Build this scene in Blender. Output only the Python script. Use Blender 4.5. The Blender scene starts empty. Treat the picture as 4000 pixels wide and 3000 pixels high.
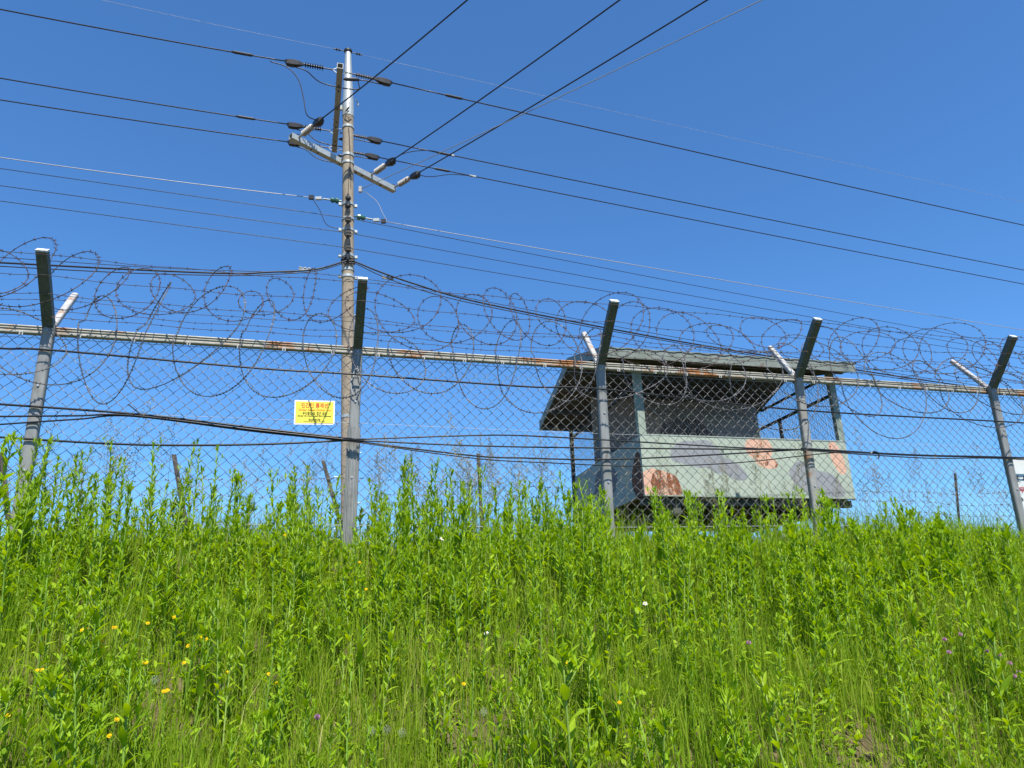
import bpy, math, random
import numpy as np
from mathutils import Vector, Matrix

S = bpy.context.scene
COL = S.collection
R = math.radians
rng = random.Random(7)
nr = np.random.default_rng(11)

# ------------------------------------------------------------------ camera
EYE = 1.6
PITCH, ROLL, FPX = R(16.7), R(1.4), 2773.0
_f = Vector((0, math.cos(PITCH), math.sin(PITCH)))
_u0 = Vector((0, -math.sin(PITCH), math.cos(PITCH)))
_r0 = Vector((1, 0, 0))
_r = _r0 * math.cos(ROLL) - _u0 * math.sin(ROLL)
_u = _u0 * math.cos(ROLL) + _r0 * math.sin(ROLL)
cam = bpy.data.cameras.new('camera')
cam.sensor_width = 36.0
cam.lens = 36.0 * FPX / 4000.0
cam.clip_start, cam.clip_end = 0.05, 3000.0
camo = bpy.data.objects.new('camera', cam)
COL.objects.link(camo)
M = Matrix((_r, _u, -_f)).transposed().to_4x4()
M.translation = (0, 0, EYE)
camo.matrix_world = M
S.camera = camo

# ------------------------------------------------------------------ sky, sun, exposure
SUN_AZ, SUN_EL = R(162), R(59)          # azimuth clockwise from +Y: behind the camera, to its right
world = bpy.data.worlds.new('World'); S.world = world; world.use_nodes = True
wn = world.node_tree
bg = wn.nodes['Background']
sky = wn.nodes.new('ShaderNodeTexSky'); sky.sky_type = 'NISHITA'; sky.sun_disc = False
sky.sun_elevation = SUN_EL; sky.sun_rotation = SUN_AZ
sky.altitude = 100; sky.air_density = 1.0; sky.dust_density = 0.0; sky.ozone_density = 10.0
# the phone's rendering of a deep clear sky: a softer gradient and a more saturated blue, over the whole dome
sg_ = wn.nodes.new('ShaderNodeGamma'); sg_.inputs[1].default_value = 0.88
sm_ = wn.nodes.new('ShaderNodeMixRGB'); sm_.blend_type = 'MULTIPLY'; sm_.inputs[0].default_value = 1.0; sm_.inputs[2].default_value = (0.62, 0.95, 1.18, 1)
wn.links.new(sky.outputs[0], sg_.inputs[0]); wn.links.new(sg_.outputs[0], sm_.inputs[1])
wn.links.new(sm_.outputs[0], bg.inputs[0]); bg.inputs[1].default_value = 0.121
sd = bpy.data.lights.new('sun', 'SUN'); sd.energy = 4.9; sd.angle = R(0.53); sd.color = (1.0, 0.95, 0.87)
so = bpy.data.objects.new('sun', sd); COL.objects.link(so)
tosun = Vector((math.sin(SUN_AZ) * math.cos(SUN_EL), math.cos(SUN_AZ) * math.cos(SUN_EL), math.sin(SUN_EL)))
so.rotation_euler = tosun.to_track_quat('Z', 'Y').to_euler()
so.location = tosun * 40
vs = S.view_settings
vs.view_transform = 'Standard'; vs.look = 'None'; vs.gamma = 1.0; vs.exposure = 0.70; vs.use_curve_mapping = False
S.render.engine = 'CYCLES'
S.cycles.max_bounces = 6; S.cycles.transparent_max_bounces = 8

# ------------------------------------------------------------------ measuring helpers (photograph pixel -> point at a known height or on a known plane)
def ray(px, py):
    return _r * ((px - 2000) / FPX) - _u * ((py - 1500) / FPX) + _f
EYEV = Vector((0, 0, EYE))
def at_h(px, py, h):
    r = ray(px, py); return EYEV + r * ((h - EYE) / r.z)
def at_plane(px, py, p0, n):
    r = ray(px, py); return EYEV + r * ((Vector(p0) - EYEV).dot(n) / r.dot(n))
def pix(p):
    v = Vector(p) - EYEV; d = v.dot(_f)
    if d < 0.05: return (-9e4, -9e4)
    return 2000 + FPX * v.dot(_r) / d, 1500 - FPX * v.dot(_u) / d

# fence line: posts stand on it, n points to the road (towards the viewer)
GZ = 1.88                      # level of the ground along the fence
RAILZ = 3.38
POSTS = [Vector((-3.09, 4.47, GZ)), Vector((-1.16, 5.04, GZ)), Vector((0.70, 5.55, GZ)), Vector((2.49, 6.04, GZ)), Vector((4.53, 6.57, GZ))]
FE = (POSTS[4] - POSTS[0]).normalized()
FN = Vector((FE.y, -FE.x, 0))
F0 = POSTS[0].copy()
def fp(s, a, z): return F0 + FE * s + FN * a + Vector((0, 0, z - GZ))
def fs(p): return (Vector(p) - F0).dot(FE)

def ground_z(x, y):
    x = np.asarray(x, float); y = np.asarray(y, float)
    d = (x - F0.x) * FN.x + (y - F0.y) * FN.y          # distance in front of the fence
    s = (x - F0.x) * FE.x + (y - F0.y) * FE.y
    dd = d - 0.25
    z = GZ - 0.58 * (dd + np.sqrt(dd * dd + 0.03)) * 0.5
    lo = np.log1p(np.exp(np.clip(z / 0.08, -40, 40))) * 0.08   # smooth foot of the bank
    near = np.exp(-(np.clip(np.abs(d - 1.5) - 3, 0, 99) / 3) ** 2) * np.exp(-(np.clip(np.abs(s - 3.5) - 8, 0, 99) / 4) ** 2)
    b = 0.035 * np.sin(s * 2.1 + 1.3 * np.sin(d * 1.7)) + 0.025 * np.sin(d * 5.1 + s * 1.2) + 0.015 * np.sin(s * 7.3 + d * 3.1)
    return lo + b * near * np.clip(lo / 0.5, 0, 1)
def gz(x, y): return float(ground_z(x, y))

# ------------------------------------------------------------------ materials
MATS = {}
def _nt(name):
    m = bpy.data.materials.new(name); m.use_nodes = True
    nt = m.node_tree; b = nt.nodes['Principled BSDF']
    return m, nt, b
def mat(name, c1, c2=None, scale=9.0, rough=0.6, metal=0.0, bump=0.0, detail=5.0, spot=None, spot_scale=5.0, spot_at=(0.56, 0.64), spec=0.4, stretch=(1, 1, 1)):
    m, nt, b = _nt(name)
    N, L = nt.nodes.new, nt.links.new
    tc = N('ShaderNodeTexCoord'); mp = N('ShaderNodeMapping'); mp.inputs['Scale'].default_value = stretch
    L(tc.outputs['Object'], mp.inputs[0])
    nz = N('ShaderNodeTexNoise'); nz.inputs['Scale'].default_value = scale; nz.inputs['Detail'].default_value = detail; nz.inputs['Roughness'].default_value = 0.62
    L(mp.outputs[0], nz.inputs['Vector'])
    rp = N('ShaderNodeValToRGB'); rp.color_ramp.elements[0].position = 0.3; rp.color_ramp.elements[1].position = 0.7
    rp.color_ramp.elements[0].color = (*c1, 1); rp.color_ramp.elements[1].color = (*(c2 or [v * 1.25 for v in c1]), 1)
    L(nz.outputs['Fac'], rp.inputs[0]); out = rp.outputs[0]
    if spot:
        n2 = N('ShaderNodeTexNoise'); n2.inputs['Scale'].default_value = spot_scale; n2.inputs['Detail'].default_value = 6; n2.inputs['Roughness'].default_value = 0.7
        L(mp.outputs[0], n2.inputs['Vector'])
        r2 = N('ShaderNodeValToRGB'); r2.color_ramp.elements[0].position = spot_at[0]; r2.color_ramp.elements[1].position = spot_at[1]
        L(n2.outputs['Fac'], r2.inputs[0])
        n3 = N('ShaderNodeTexNoise'); n3.inputs['Scale'].default_value = spot_scale * 5; L(mp.outputs[0], n3.inputs['Vector'])
        mx2 = N('ShaderNodeMixRGB'); mx2.inputs[1].default_value = (*spot, 1); mx2.inputs[2].default_value = (*[v * 0.45 for v in spot], 1)
        L(n3.outputs['Fac'], mx2.inputs[0])
        mx = N('ShaderNodeMixRGB'); L(r2.outputs[0], mx.inputs[0]); L(out, mx.inputs[1]); L(mx2.outputs[0], mx.inputs[2]); out = mx.outputs[0]
        if metal:
            iv = N('ShaderNodeMath'); iv.operation = 'MULTIPLY_ADD'; iv.inputs[1].default_value = -metal; iv.inputs[2].default_value = metal
            L(r2.outputs[0], iv.inputs[0]); L(iv.outputs[0], b.inputs['Metallic'])
    L(out, b.inputs['Base Color'])
    b.inputs['Roughness'].default_value = rough
    if not (spot and metal): b.inputs['Metallic'].default_value = metal
    b.inputs['Specular IOR Level'].default_value = spec
    if bump:
        bp = N('ShaderNodeBump'); bp.inputs['Strength'].default_value = bump; bp.inputs['Distance'].default_value = 0.01
        L(nz.outputs['Fac'], bp.inputs['Height']); L(bp.outputs[0], b.inputs['Normal'])
    MATS[name] = m
    return m
def plant_mat(name, cols, source, trans=0.42, rough=0.5, patch=True):
    """leaf: diffuse + light passing through; colour differs from leaf to leaf (attribute or object random) and in soft patches"""
    m, nt, b = _nt(name); N, L = nt.nodes.new, nt.links.new
    if source == 'attr':
        a = N('ShaderNodeAttribute'); a.attribute_name = 'tint'; fac = a.outputs['Fac']
    else:
        a = N('ShaderNodeObjectInfo'); fac = a.outputs['Random']
    g = N('ShaderNodeNewGeometry'); nz = N('ShaderNodeTexNoise'); nz.inputs['Scale'].default_value = 1.6; nz.inputs['Detail'].default_value = 3
    L(g.outputs['Position'], nz.inputs['Vector'])
    ad = N('ShaderNodeMath'); ad.operation = 'MULTIPLY_ADD'; ad.inputs[1].default_value = 0.7; L(nz.outputs['Fac'], ad.inputs[0])
    sb = N('ShaderNodeMath'); sb.operation = 'MULTIPLY_ADD'; sb.inputs[1].default_value = 0.75; sb.inputs[2].default_value = -0.2
    L(fac, sb.inputs[0]); L(sb.outputs[0], ad.inputs[2])
    rp = N('ShaderNodeValToRGB'); el = rp.color_ramp.elements
    while len(el) < len(cols): el.new(0.5)
    for i, c in enumerate(cols): el[i].position = i / (len(cols) - 1); el[i].color = (*c, 1)
    L(ad.outputs[0], rp.inputs[0]); L(rp.outputs[0], b.inputs['Base Color'])
    b.inputs['Roughness'].default_value = rough; b.inputs['Specular IOR Level'].default_value = 0.14
    tr = N('ShaderNodeBsdfTranslucent')
    hs = N('ShaderNodeHueSaturation'); hs.inputs['Hue'].default_value = 0.488; hs.inputs['Saturation'].default_value = 1.1; hs.inputs['Value'].default_value = 1.5
    L(rp.outputs[0], hs.inputs['Color']); L(hs.outputs[0], tr.inputs['Color'])
    ms = N('ShaderNodeMixShader'); ms.inputs[0].default_value = trans
    L(b.outputs[0], ms.inputs[1]); L(tr.outputs[0], ms.inputs[2])
    L(ms.outputs[0], nt.nodes['Material Output'].inputs['Surface'])
    MATS[name] = m
    return m

GREENS = [(0.100, 0.195, 0.009), (0.195, 0.335, 0.013), (0.275, 0.425, 0.020), (0.38, 0.50, 0.035)]
GRASSC = [(0.080, 0.155, 0.009), (0.155, 0.270, 0.014), (0.220, 0.345, 0.020), (0.30, 0.37, 0.045), (0.40, 0.35, 0.16)]
plant_mat('leaf_scatter', GREENS, 'attr'); plant_mat('leaf_single', GREENS, 'object')
plant_mat('grass_blade', GRASSC, 'attr', trans=0.35)
plant_mat('weed_stem', [(0.13, 0.25, 0.03), (0.21, 0.35, 0.055), (0.29, 0.38, 0.10)], 'object', trans=0.1)
plant_mat('weed_stem_scatter', [(0.13, 0.25, 0.03), (0.21, 0.35, 0.055), (0.29, 0.38, 0.10)], 'attr', trans=0.1)
mat('panicle', (0.27, 0.23, 0.14), (0.40, 0.35, 0.21), rough=0.8, spec=0.1)
mat('panicle_stem', (0.14, 0.19, 0.06), (0.25, 0.25, 0.11), rough=0.7, spec=0.2)
mat('soil', (0.055, 0.045, 0.024), (0.15, 0.115, 0.065), scale=14, rough=0.95, bump=0.7, spec=0.1, spot=(0.21, 0.165, 0.09), spot_scale=30)
mat('galvanised', (0.165, 0.17, 0.162), (0.275, 0.28, 0.268), scale=14, rough=0.55, metal=0.12, bump=0.15, spot=(0.20, 0.19, 0.16), spot_scale=9, spot_at=(0.60, 0.70), stretch=(1, 1, 0.35))
mat('galvanised_rusty', (0.20, 0.195, 0.175), (0.32, 0.31, 0.28), scale=14, rough=0.6, metal=0.12, bump=0.2, spot=(0.36, 0.15, 0.045), spot_scale=4.2, spot_at=(0.55, 0.66))
mat('rail_steel', (0.25, 0.245, 0.21), (0.37, 0.36, 0.315), scale=22, rough=0.6, metal=0.2, bump=0.15, spot=(0.38, 0.16, 0.05), spot_scale=2.6, spot_at=(0.54, 0.62), stretch=(1, 1, 2.5))
mat('arm_green', (0.060, 0.072, 0.054), (0.115, 0.125, 0.10), scale=20, rough=0.55, spot=(0.16, 0.15, 0.12), spot_scale=6, spot_at=(0.62, 0.75), stretch=(3, 3, 0.5))
mat('arm_white', (0.31, 0.305, 0.29), (0.44, 0.435, 0.42), scale=16, rough=0.6, spot=(0.36, 0.17, 0.06), spot_scale=5, spot_at=(0.58, 0.68))
mat('cap_white', (0.50, 0.52, 0.50), (0.66, 0.68, 0.66), scale=40, rough=0.7)
mat('clip_pale', (0.36, 0.35, 0.31), (0.50, 0.49, 0.44), scale=30, rough=0.7)
mat('mesh_wire', (0.15, 0.15, 0.145), (0.26, 0.255, 0.24), scale=20, rough=0.5, metal=0.4, spot=(0.16, 0.08, 0.04), spot_scale=7, spot_at=(0.55, 0.7))
mat('barb_steel', (0.045, 0.034, 0.034), (0.09, 0.064, 0.058), scale=16, rough=0.6, metal=0.3, spot=(0.15, 0.055, 0.03), spot_scale=5)
mat('razor_steel', (0.050, 0.052, 0.058), (0.12, 0.122, 0.128), scale=6, rough=0.5, metal=0.3)
mat('thin_wire', (0.30, 0.32, 0.35), (0.42, 0.44, 0.47), rough=0.6, metal=0.2)
mat('net_wire', (0.30, 0.31, 0.32), (0.45, 0.46, 0.47), rough=0.4, metal=0.5)
mat('net_post', (0.050, 0.047, 0.043), (0.11, 0.095, 0.08), scale=25, rough=0.7, metal=0.2)
mat('black_cable', (0.010, 0.010, 0.011), (0.022, 0.022, 0.023), rough=0.38)
mat('black_plastic', (0.016, 0.016, 0.017), (0.035, 0.035, 0.035), scale=20, rough=0.45)
mat('conductor', (0.016, 0.017, 0.02), (0.035, 0.036, 0.04), rough=0.35)
mat('aluminium_wire', (0.34, 0.34, 0.335), (0.46, 0.46, 0.45), rough=0.5, metal=0.3)
mat('concrete', (0.27, 0.22, 0.155), (0.37, 0.31, 0.23), scale=30, rough=0.9, bump=0.35, spec=0.2, spot=(0.27, 0.215, 0.15), spot_scale=4, spot_at=(0.5, 0.75), stretch=(1, 1, 0.4))
mat('pale_steel', (0.34, 0.375, 0.37), (0.46, 0.50, 0.49), scale=12, rough=0.5, metal=0.35)
mat('arm_steel', (0.25, 0.265, 0.25), (0.35, 0.36, 0.34), scale=12, rough=0.55, metal=0.35, spot=(0.22, 0.20, 0.15), spot_scale=6, spot_at=(0.55, 0.75))
mat('porcelain', (0.30, 0.285, 0.26), (0.42, 0.40, 0.365), scale=12, rough=0.45)
mat('porcelain_brown', (0.10, 0.085, 0.065), (0.19, 0.165, 0.13), scale=20, rough=0.25)
mat('glass_green', (0.02, 0.09, 0.07), (0.05, 0.15, 0.12), scale=12, rough=0.2)
mat('tower_green', (0.235, 0.29, 0.235), (0.31, 0.365, 0.295), scale=5, rough=0.7, bump=0.1, spec=0.25)
mat('tower_dark', (0.055, 0.058, 0.052), (0.10, 0.10, 0.09), scale=7, rough=0.8)
mat('tower_blue', (0.20, 0.25, 0.245), (0.26, 0.31, 0.30), scale=4, rough=0.7, spec=0.25)
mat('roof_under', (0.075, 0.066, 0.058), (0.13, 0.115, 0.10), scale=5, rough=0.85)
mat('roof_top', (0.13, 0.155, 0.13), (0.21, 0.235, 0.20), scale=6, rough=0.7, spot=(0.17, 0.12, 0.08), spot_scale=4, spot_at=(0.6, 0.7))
mat('sign_white', (0.74, 0.74, 0.72), (0.82, 0.82, 0.80), scale=6, rough=0.5)
mat('sign_grey', (0.52, 0.55, 0.54), (0.63, 0.66, 0.65), scale=5, rough=0.6)
mat('sign_yellow', (0.80, 0.70, 0.06), (0.86, 0.76, 0.09), scale=8, rough=0.5)
mat('ink_red', (0.62, 0.10, 0.03), rough=0.6); mat('ink_orange', (0.66, 0.22, 0.02), rough=0.6)
mat('ink_dark', (0.16, 0.135, 0.015), rough=0.6); mat('ink_black', (0.03, 0.03, 0.035), rough=0.6); mat('ink_crimson', (0.42, 0.05, 0.07), rough=0.6); mat('ink_green', (0.05, 0.2, 0.07), rough=0.6)
plant_mat('petal_yellow', [(0.84, 0.56, 0.008), (0.88, 0.64, 0.015)], 'object', trans=0.3)
plant_mat('petal_white', [(0.72, 0.72, 0.68), (0.85, 0.85, 0.80)], 'object', trans=0.3)
plant_mat('petal_pink', [(0.40, 0.20, 0.33), (0.52, 0.30, 0.44)], 'object', trans=0.3)
plant_mat('seed_fluff', [(0.42, 0.42, 0.38), (0.55, 0.55, 0.50)], 'object', trans=0.5)

# ------------------------------------------------------------------ mesh builder
class MB:
    def __init__(s): s.v = []; s.f = []; s.mi = []
    def add(s, vs, fs_, mi=0):
        o = len(s.v); s.v += [tuple(p) for p in vs]; s.f += [tuple(i + o for i in f) for f in fs_]; s.mi += [mi] * len(fs_); return s
    def box(s, c, size, rot=None, mi=0):
        hx, hy, hz = [v / 2 for v in size]; c = Vector(c)
        ps = [Vector((x, y, z)) for x in (-hx, hx) for y in (-hy, hy) for z in (-hz, hz)]
        if rot is not None: ps = [rot @ p for p in ps]
        return s.add([p + c for p in ps], [(0, 1, 3, 2), (4, 6, 7, 5), (0, 4, 5, 1), (2, 3, 7, 6), (0, 2, 6, 4), (1, 5, 7, 3)], mi)
    def span(s, a, b, mi=0):
        a, b = Vector(a), Vector(b); return s.box((a + b) / 2, [abs(b[i] - a[i]) for i in range(3)], mi=mi)
    def tube(s, pts, r, n=6, cap=True, closed=False, mi=0):
        pts = [Vector(p) for p in pts]; m = len(pts)
        rs = r if isinstance(r, (list, tuple)) else [r] * m
        vs = []; nrm = None
        for i in range(m):
            if closed: t = pts[(i + 1) % m] - pts[i - 1]
            else: t = pts[min(i + 1, m - 1)] - pts[max(i - 1, 0)]
            t = t.normalized() if t.length > 1e-9 else Vector((0, 0, 1))
            if nrm is None:
                nrm = t.cross(Vector((0, 0, 1)) if abs(t.z) < 0.9 else Vector((1, 0, 0))).normalized()
            else:
                nrm = (nrm - t * nrm.dot(t)); nrm = nrm.normalized() if nrm.length > 1e-6 else t.orthogonal().normalized()
            bn = t.cross(nrm)
            for k in range(n):
                a = 2 * math.pi * k / n; vs.append(pts[i] + (nrm * math.cos(a) + bn * math.sin(a)) * rs[i])
        fs_ = []
        for i in range(m if closed else m - 1):
            j = (i + 1) % m
            for k in range(n): fs_.append((i * n + k, i * n + (k + 1) % n, j * n + (k + 1) % n, j * n + k))
        if cap and not closed: fs_ += [tuple(range(n))[::-1], tuple(range((m - 1) * n, m * n))]
        return s.add(vs, fs_, mi)
    def prism(s, prof, origin, ax, ay, az, length, scale_end=1.0, mi=0):
        """prof: 2-D outline in (ax, ay), pushed along az"""
        n = len(prof); o = Vector(origin)
        vs = [o + ax * p[0] + ay * p[1] for p in prof] + [o + az * length + (ax * p[0] + ay * p[1]) * scale_end for p in prof]
        fs_ = [(k, (k + 1) % n, n + (k + 1) % n, n + k) for k in range(n)] + [tuple(range(n))[::-1], tuple(range(n, 2 * n))]
        return s.add(vs, fs_, mi)
    def lathe(s, prof, a, b, n=10, mi=0):
        """prof: (distance along a->b, radius)"""
        a, b = Vector(a), Vector(b); t = (b - a).normalized()
        return s.tube([a + t * d for d, _ in prof], [max(q, 1e-4) for _, q in prof], n, True, mi=mi)
    def mesh(s, name):
        me = bpy.data.meshes.new(name); me.from_pydata([tuple(p) for p in s.v], [], s.f); return me
    def build(s, name, m, parent=None, smooth=False, local=False, angle=None):
        """verts are world positions (local=False: moved into the parent's place) or already the parent's own"""
        if parent is not None and not local:
            o = parent['_o'] if '_o' in parent else (0, 0, 0); ox, oy, oz = o
            s.v = [(x - ox, y - oy, z - oz) for x, y, z in s.v]
        me = s.mesh(name)
        ms = m if isinstance(m, (list, tuple)) else [m]
        for q in ms: me.materials.append(MATS[q] if isinstance(q, str) else q)
        if len(ms) > 1: me.polygons.foreach_set('material_index', s.mi)
        ob = bpy.data.objects.new(name, me); COL.objects.link(ob)
        if parent is not None:
            ob.parent = parent
        if smooth:
            me.polygons.foreach_set('use_smooth', [True] * len(me.polygons))
            if angle is not None: me.set_sharp_from_angle(angle=R(angle))
        return ob
def tag(o, label=None, cat=None, group=None, kind=None):
    if label: o['label'] = label
    if cat: o['category'] = cat
    if group: o['group'] = group
    if kind: o['kind'] = kind
    return o
def empty(name, loc, rot=None):
    o = bpy.data.objects.new(name, None); COL.objects.link(o); o.location = loc; o.empty_display_size = 0.1
    if rot is not None: o.rotation_euler = rot
    o['_o'] = tuple(loc)
    return o
def sub_of(ob):       # a mesh part that carries sub-parts shares the thing's place
    ob['_o'] = ob.parent['_o']; return ob

def text_mesh(body, size, bold=0.0):
    c = bpy.data.curves.new('lettering', 'FONT'); c.body = body; c.size = size; c.align_x = 'CENTER'; c.align_y = 'CENTER'; c.offset = bold; c.resolution_u = 3
    o = bpy.data.objects.new('lettering', c); COL.objects.link(o)
    me = bpy.data.meshes.new_from_object(o.evaluated_get(bpy.context.evaluated_depsgraph_get()))
    bpy.data.objects.remove(o); bpy.data.curves.remove(c)
    return me

# ================================================================== the ground
def axis(a, b, step, far, grow=1.35):
    c = list(np.arange(a, b + 1e-6, step)); d = step
    lo, hi = [a], [b]
    while lo[-1] > -far: d *= grow; lo.append(lo[-1] - d)
    d = step
    while hi[-1] < far: d *= grow; hi.append(hi[-1] + d)
    return np.array(lo[:0:-1] + c + hi[1:])
ss, ds = axis(-4, 12, 0.12, 900), axis(-3, 6, 0.12, 900)
SS, DS = np.meshgrid(ss, ds, indexing='ij')
GX = F0.x + FE.x * SS + FN.x * DS; GY = F0.y + FE.y * SS + FN.y * DS; GZZ = ground_z(GX, GY)
nS, nD = SS.shape
gv = np.stack([GX, GY, GZZ], -1).reshape(-1, 3)
idx = np.arange(nS * nD).reshape(nS, nD)
gf = np.stack([idx[:-1, :-1], idx[:-1, 1:], idx[1:, 1:], idx[1:, :-1]], -1).reshape(-1, 4)
me = bpy.data.meshes.new('ground'); me.from_pydata(gv.tolist(), [], gf.tolist()); me.materials.append(MATS['soil'])
me.polygons.foreach_set('use_smooth', [True] * len(me.polygons))
go = bpy.data.objects.new('ground', me); COL.objects.link(go); tag(go, kind='structure')

# ================================================================== chain-link fence
fence = empty('chain_link_fence', F0)
tag(fence, 'galvanised chain-link fence with Y-armed posts along the top of the bank', 'fence')
ZV = Vector((0, 0, 1))
def ribbed(w, d, rib=0.006, n=3):
    """outline of a ribbed steel section, w along the fence, d deep, grooves on its face"""
    out = []
    k = n * 4
    for i in range(k + 1):
        t = i / k; out.append((-w / 2 + w * t, d / 2 - (rib if (i % 4) in (2, 3) and 0 < i < k else 0)))
    for i in range(k + 1):
        t = i / k; out.append((w / 2 - w * t, -d / 2 + (rib if (i % 4) in (2, 3) and 0 < i < k else 0)))
    return out[::-1]
def rounded(w, d, groove=0.004):
    out = []
    for k in range(28):
        a = 2 * math.pi * (k + 0.5) / 28; c_, s_ = math.cos(a), math.sin(a)
        x = w / 2 * math.copysign(abs(c_) ** 0.55, c_); y = d / 2 * math.copysign(abs(s_) ** 0.55, s_)
        if abs(x) < w * 0.11 and y > 0: y -= groove
        out.append((x, y))
    return out
LEAN = [(-0.012, 0.0), (0.004, 0), (0.006, 0), (0.014, 0), (0.004, 0)]
for i, P in enumerate(POSTS):
    base = Vector((P.x, P.y, gz(P.x, P.y) - 0.25)) + FN * 0.075
    top = Vector((P.x, P.y, RAILZ + 0.03)) + FN * 0.075
    base = base - FE * LEAN[i][0] * 1.6
    ax = (top - base).normalized()
    w = 0.074
    m = MB(); m.prism(rounded(w, 0.058), base, FE, FN, ax, (top - base).length)
    po = sub_of(m.build('post', 'galvanised_rusty' if i == 3 else 'galvanised', fence, smooth=True, angle=50))
    # arms of the Y
    def arm(a, z, w0, d0, name, material, start):
        tip = fp(fs(P), 0.075 + a, RAILZ + z); b0 = top + start
        az = (tip - b0).normalized(); ay = az.cross(FE).normalized() * -1
        q = MB(); q.prism(ribbed(w0, d0, 0.004, 2) if name == 'outer_arm' else rounded(w0, d0, 0.002), b0 - az * 0.05, FE, ay, az, (tip - b0).length + 0.05)
        ob = q.build(name, material, po, smooth=True, angle=35)
        return tip, az, ay
    tip, az, ay = arm(0.32, 0.41, 0.065, 0.048, 'outer_arm', 'arm_green', Vector((0, 0, -0.03)))
    q = MB(); q.prism([(x * 1.05, y * 1.08) for x, y in ribbed(0.065, 0.048, 0.004, 2)], tip + az * 0.001, FE, ay, az, 0.012); q.build('arm_cap', 'cap_white', po)
    arm(-0.36, 0.40, 0.046, 0.042, 'inner_arm', 'arm_white', FN * -0.01 + Vector((0, 0, -0.04)))
    for zz in (RAILZ - 0.02, RAILZ - 0.4, RAILZ - 0.95):
        q = MB(); q.tube([top + ax * (zz - top.z) + FN * 0.022, top + ax * (zz - top.z) + FN * 0.036], 0.008, 7); q.build('bolt', 'thin_wire', po)
    if i == 1:      # fluted sleeve round the lower half, a pale wire loop hung on the rail joint
        q = MB(); q.prism(ribbed(0.090, 0.066, 0.008, 4), base + ax * 0.1, FE, FN, ax, (top - base).length - 0.72); q.build('sleeve', 'galvanised', po)
        c = top + FN * 0.045 - ZV * 0.30 - FE * 0.005
        q = MB(); q.tube([c + FE * (0.035 * math.sin(t) * (1 if math.cos(t) < 0.2 else 0.55)) + ZV * (0.12 * math.cos(t) + 0.02) + FN * (0.006 * math.sin(2 * t)) for t in np.linspace(0, 2 * math.pi, 25)[:-1]], 0.0035, 5, closed=True)
        q.tube([c + ZV * 0.13, c + ZV * 0.2 + FE * 0.01, c + ZV * 0.27 + FE * 0.012 - FN * 0.01], 0.003, 5)
        q.build('wire_loop', 'aluminium_wire', po)
# top rail: one length per bay, with hook clips
ends = [-2.4] + [fs(P) for P in POSTS] + [fs(POSTS[4]) + 2.4]
railprof = [(-0.038, -0.017), (0.038, -0.017), (0.038, 0.014), (0.028, 0.019), (0.016, 0.012), (0.006, 0.019), (-0.008, 0.012), (-0.018, 0.019), (-0.030, 0.019), (-0.038, 0.012)]
clip_me = None
for i in range(len(ends) - 1):
    a, b = ends[i] + 0.002, ends[i + 1] - 0.002
    m = MB(); m.prism(railprof, fp(a, 0.027, RAILZ), ZV * 0.78, FN, FE, b - a)
    ro = sub_of(m.build('top_rail', 'rail_steel', fence))
    n = max(2, round((b - a) / 0.31))
    for k in range(n):
        s0 = a + (b - a) * (k + 0.5) / n + rng.uniform(-0.02, 0.02)
        if clip_me is None:
            q = MB(); q.box((0, 0.002, 0), (0.024, 0.004, 0.028)); q.tube([Vector((0, 0.002, 0.004)), Vector((0, 0.012, 0.004))], 0.006, 6)
            clip_me = q.mesh('clip'); clip_me.materials.append(MATS['clip_pale'])
            q = MB()
        c = bpy.data.objects.new('clip', clip_me); COL.objects.link(c); c.parent = ro
        c.location = fp(s0, 0.048, RAILZ - 0.028) - F0
        c.rotation_euler = (0, rng.uniform(-0.12, 0.12), math.atan2(FE.y, FE.x) + math.pi)
    for k in range(4):
        s0 = a + 0.12 + 0.05 * k + (0.4 if i == 3 else 0)
        q = MB(); q.tube([fp(s0, 0.045, RAILZ - 0.016), fp(s0, 0.055, RAILZ - 0.016)], 0.0055, 6); q.build('rivet', 'clip_pale', ro)
# the mesh: each zigzag wire is its own part, hooked into its neighbours
PW, PH = 0.0425, 0.082
NP = 20
m = MB(); pts = []
for k in range(2 * NP + 1):
    z = RAILZ - 0.02 - k * PH / 2
    side = k % 2
    x = (-0.0014 if side == 0 else PW + 0.0014); xi = (0.0022 if side == 0 else PW - 0.0022)
    sg = 1 if side == 0 else -1
    pts += [Vector((xi, sg * 0.0030, z + 0.0038)), Vector((x, 0, z)), Vector((xi, -sg * 0.0030, z - 0.0038))]
m.tube(pts, 0.0021, 4, cap=False)
zig = m.mesh('mesh_wire'); zig.materials.append(MATS['mesh_wire']); zig.polygons.foreach_set('use_smooth', [True] * len(zig.polygons))
zig.transform(Matrix.Translation((0, 0, -GZ)))
s0, s1 = -1.55, fs(POSTS[4]) + 1.35
yaw_f = math.atan2(FE.y, FE.x)
nw = int((s1 - s0) / PW)
for k in range(nw):
    c = bpy.data.objects.new('mesh_wire', zig); COL.objects.link(c); c.parent = fence
    s_ = s0 + k * PW
    p = fp(s_, 0.012 * math.sin(s_ * 1.9) * 0.4, GZ) - F0
    c.location = (p.x, p.y, (k % 2) * PH / 2 + 0.006 * math.sin(s_ * 2.7)); c.rotation_euler = (0, 0, yaw_f)
for z_, rr in ((RAILZ - 0.55, 0.0016), (RAILZ - 1.28, 0.0022), (RAILZ - 0.045, 0.002)):
    m = MB(); m.tube([fp(s_, 0.006, z_ + 0.008 * math.sin(s_ * 1.3)) for s_ in np.linspace(s0, s1, 60)], rr, 5); m.build('tension_wire', 'thin_wire', fence)

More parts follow.
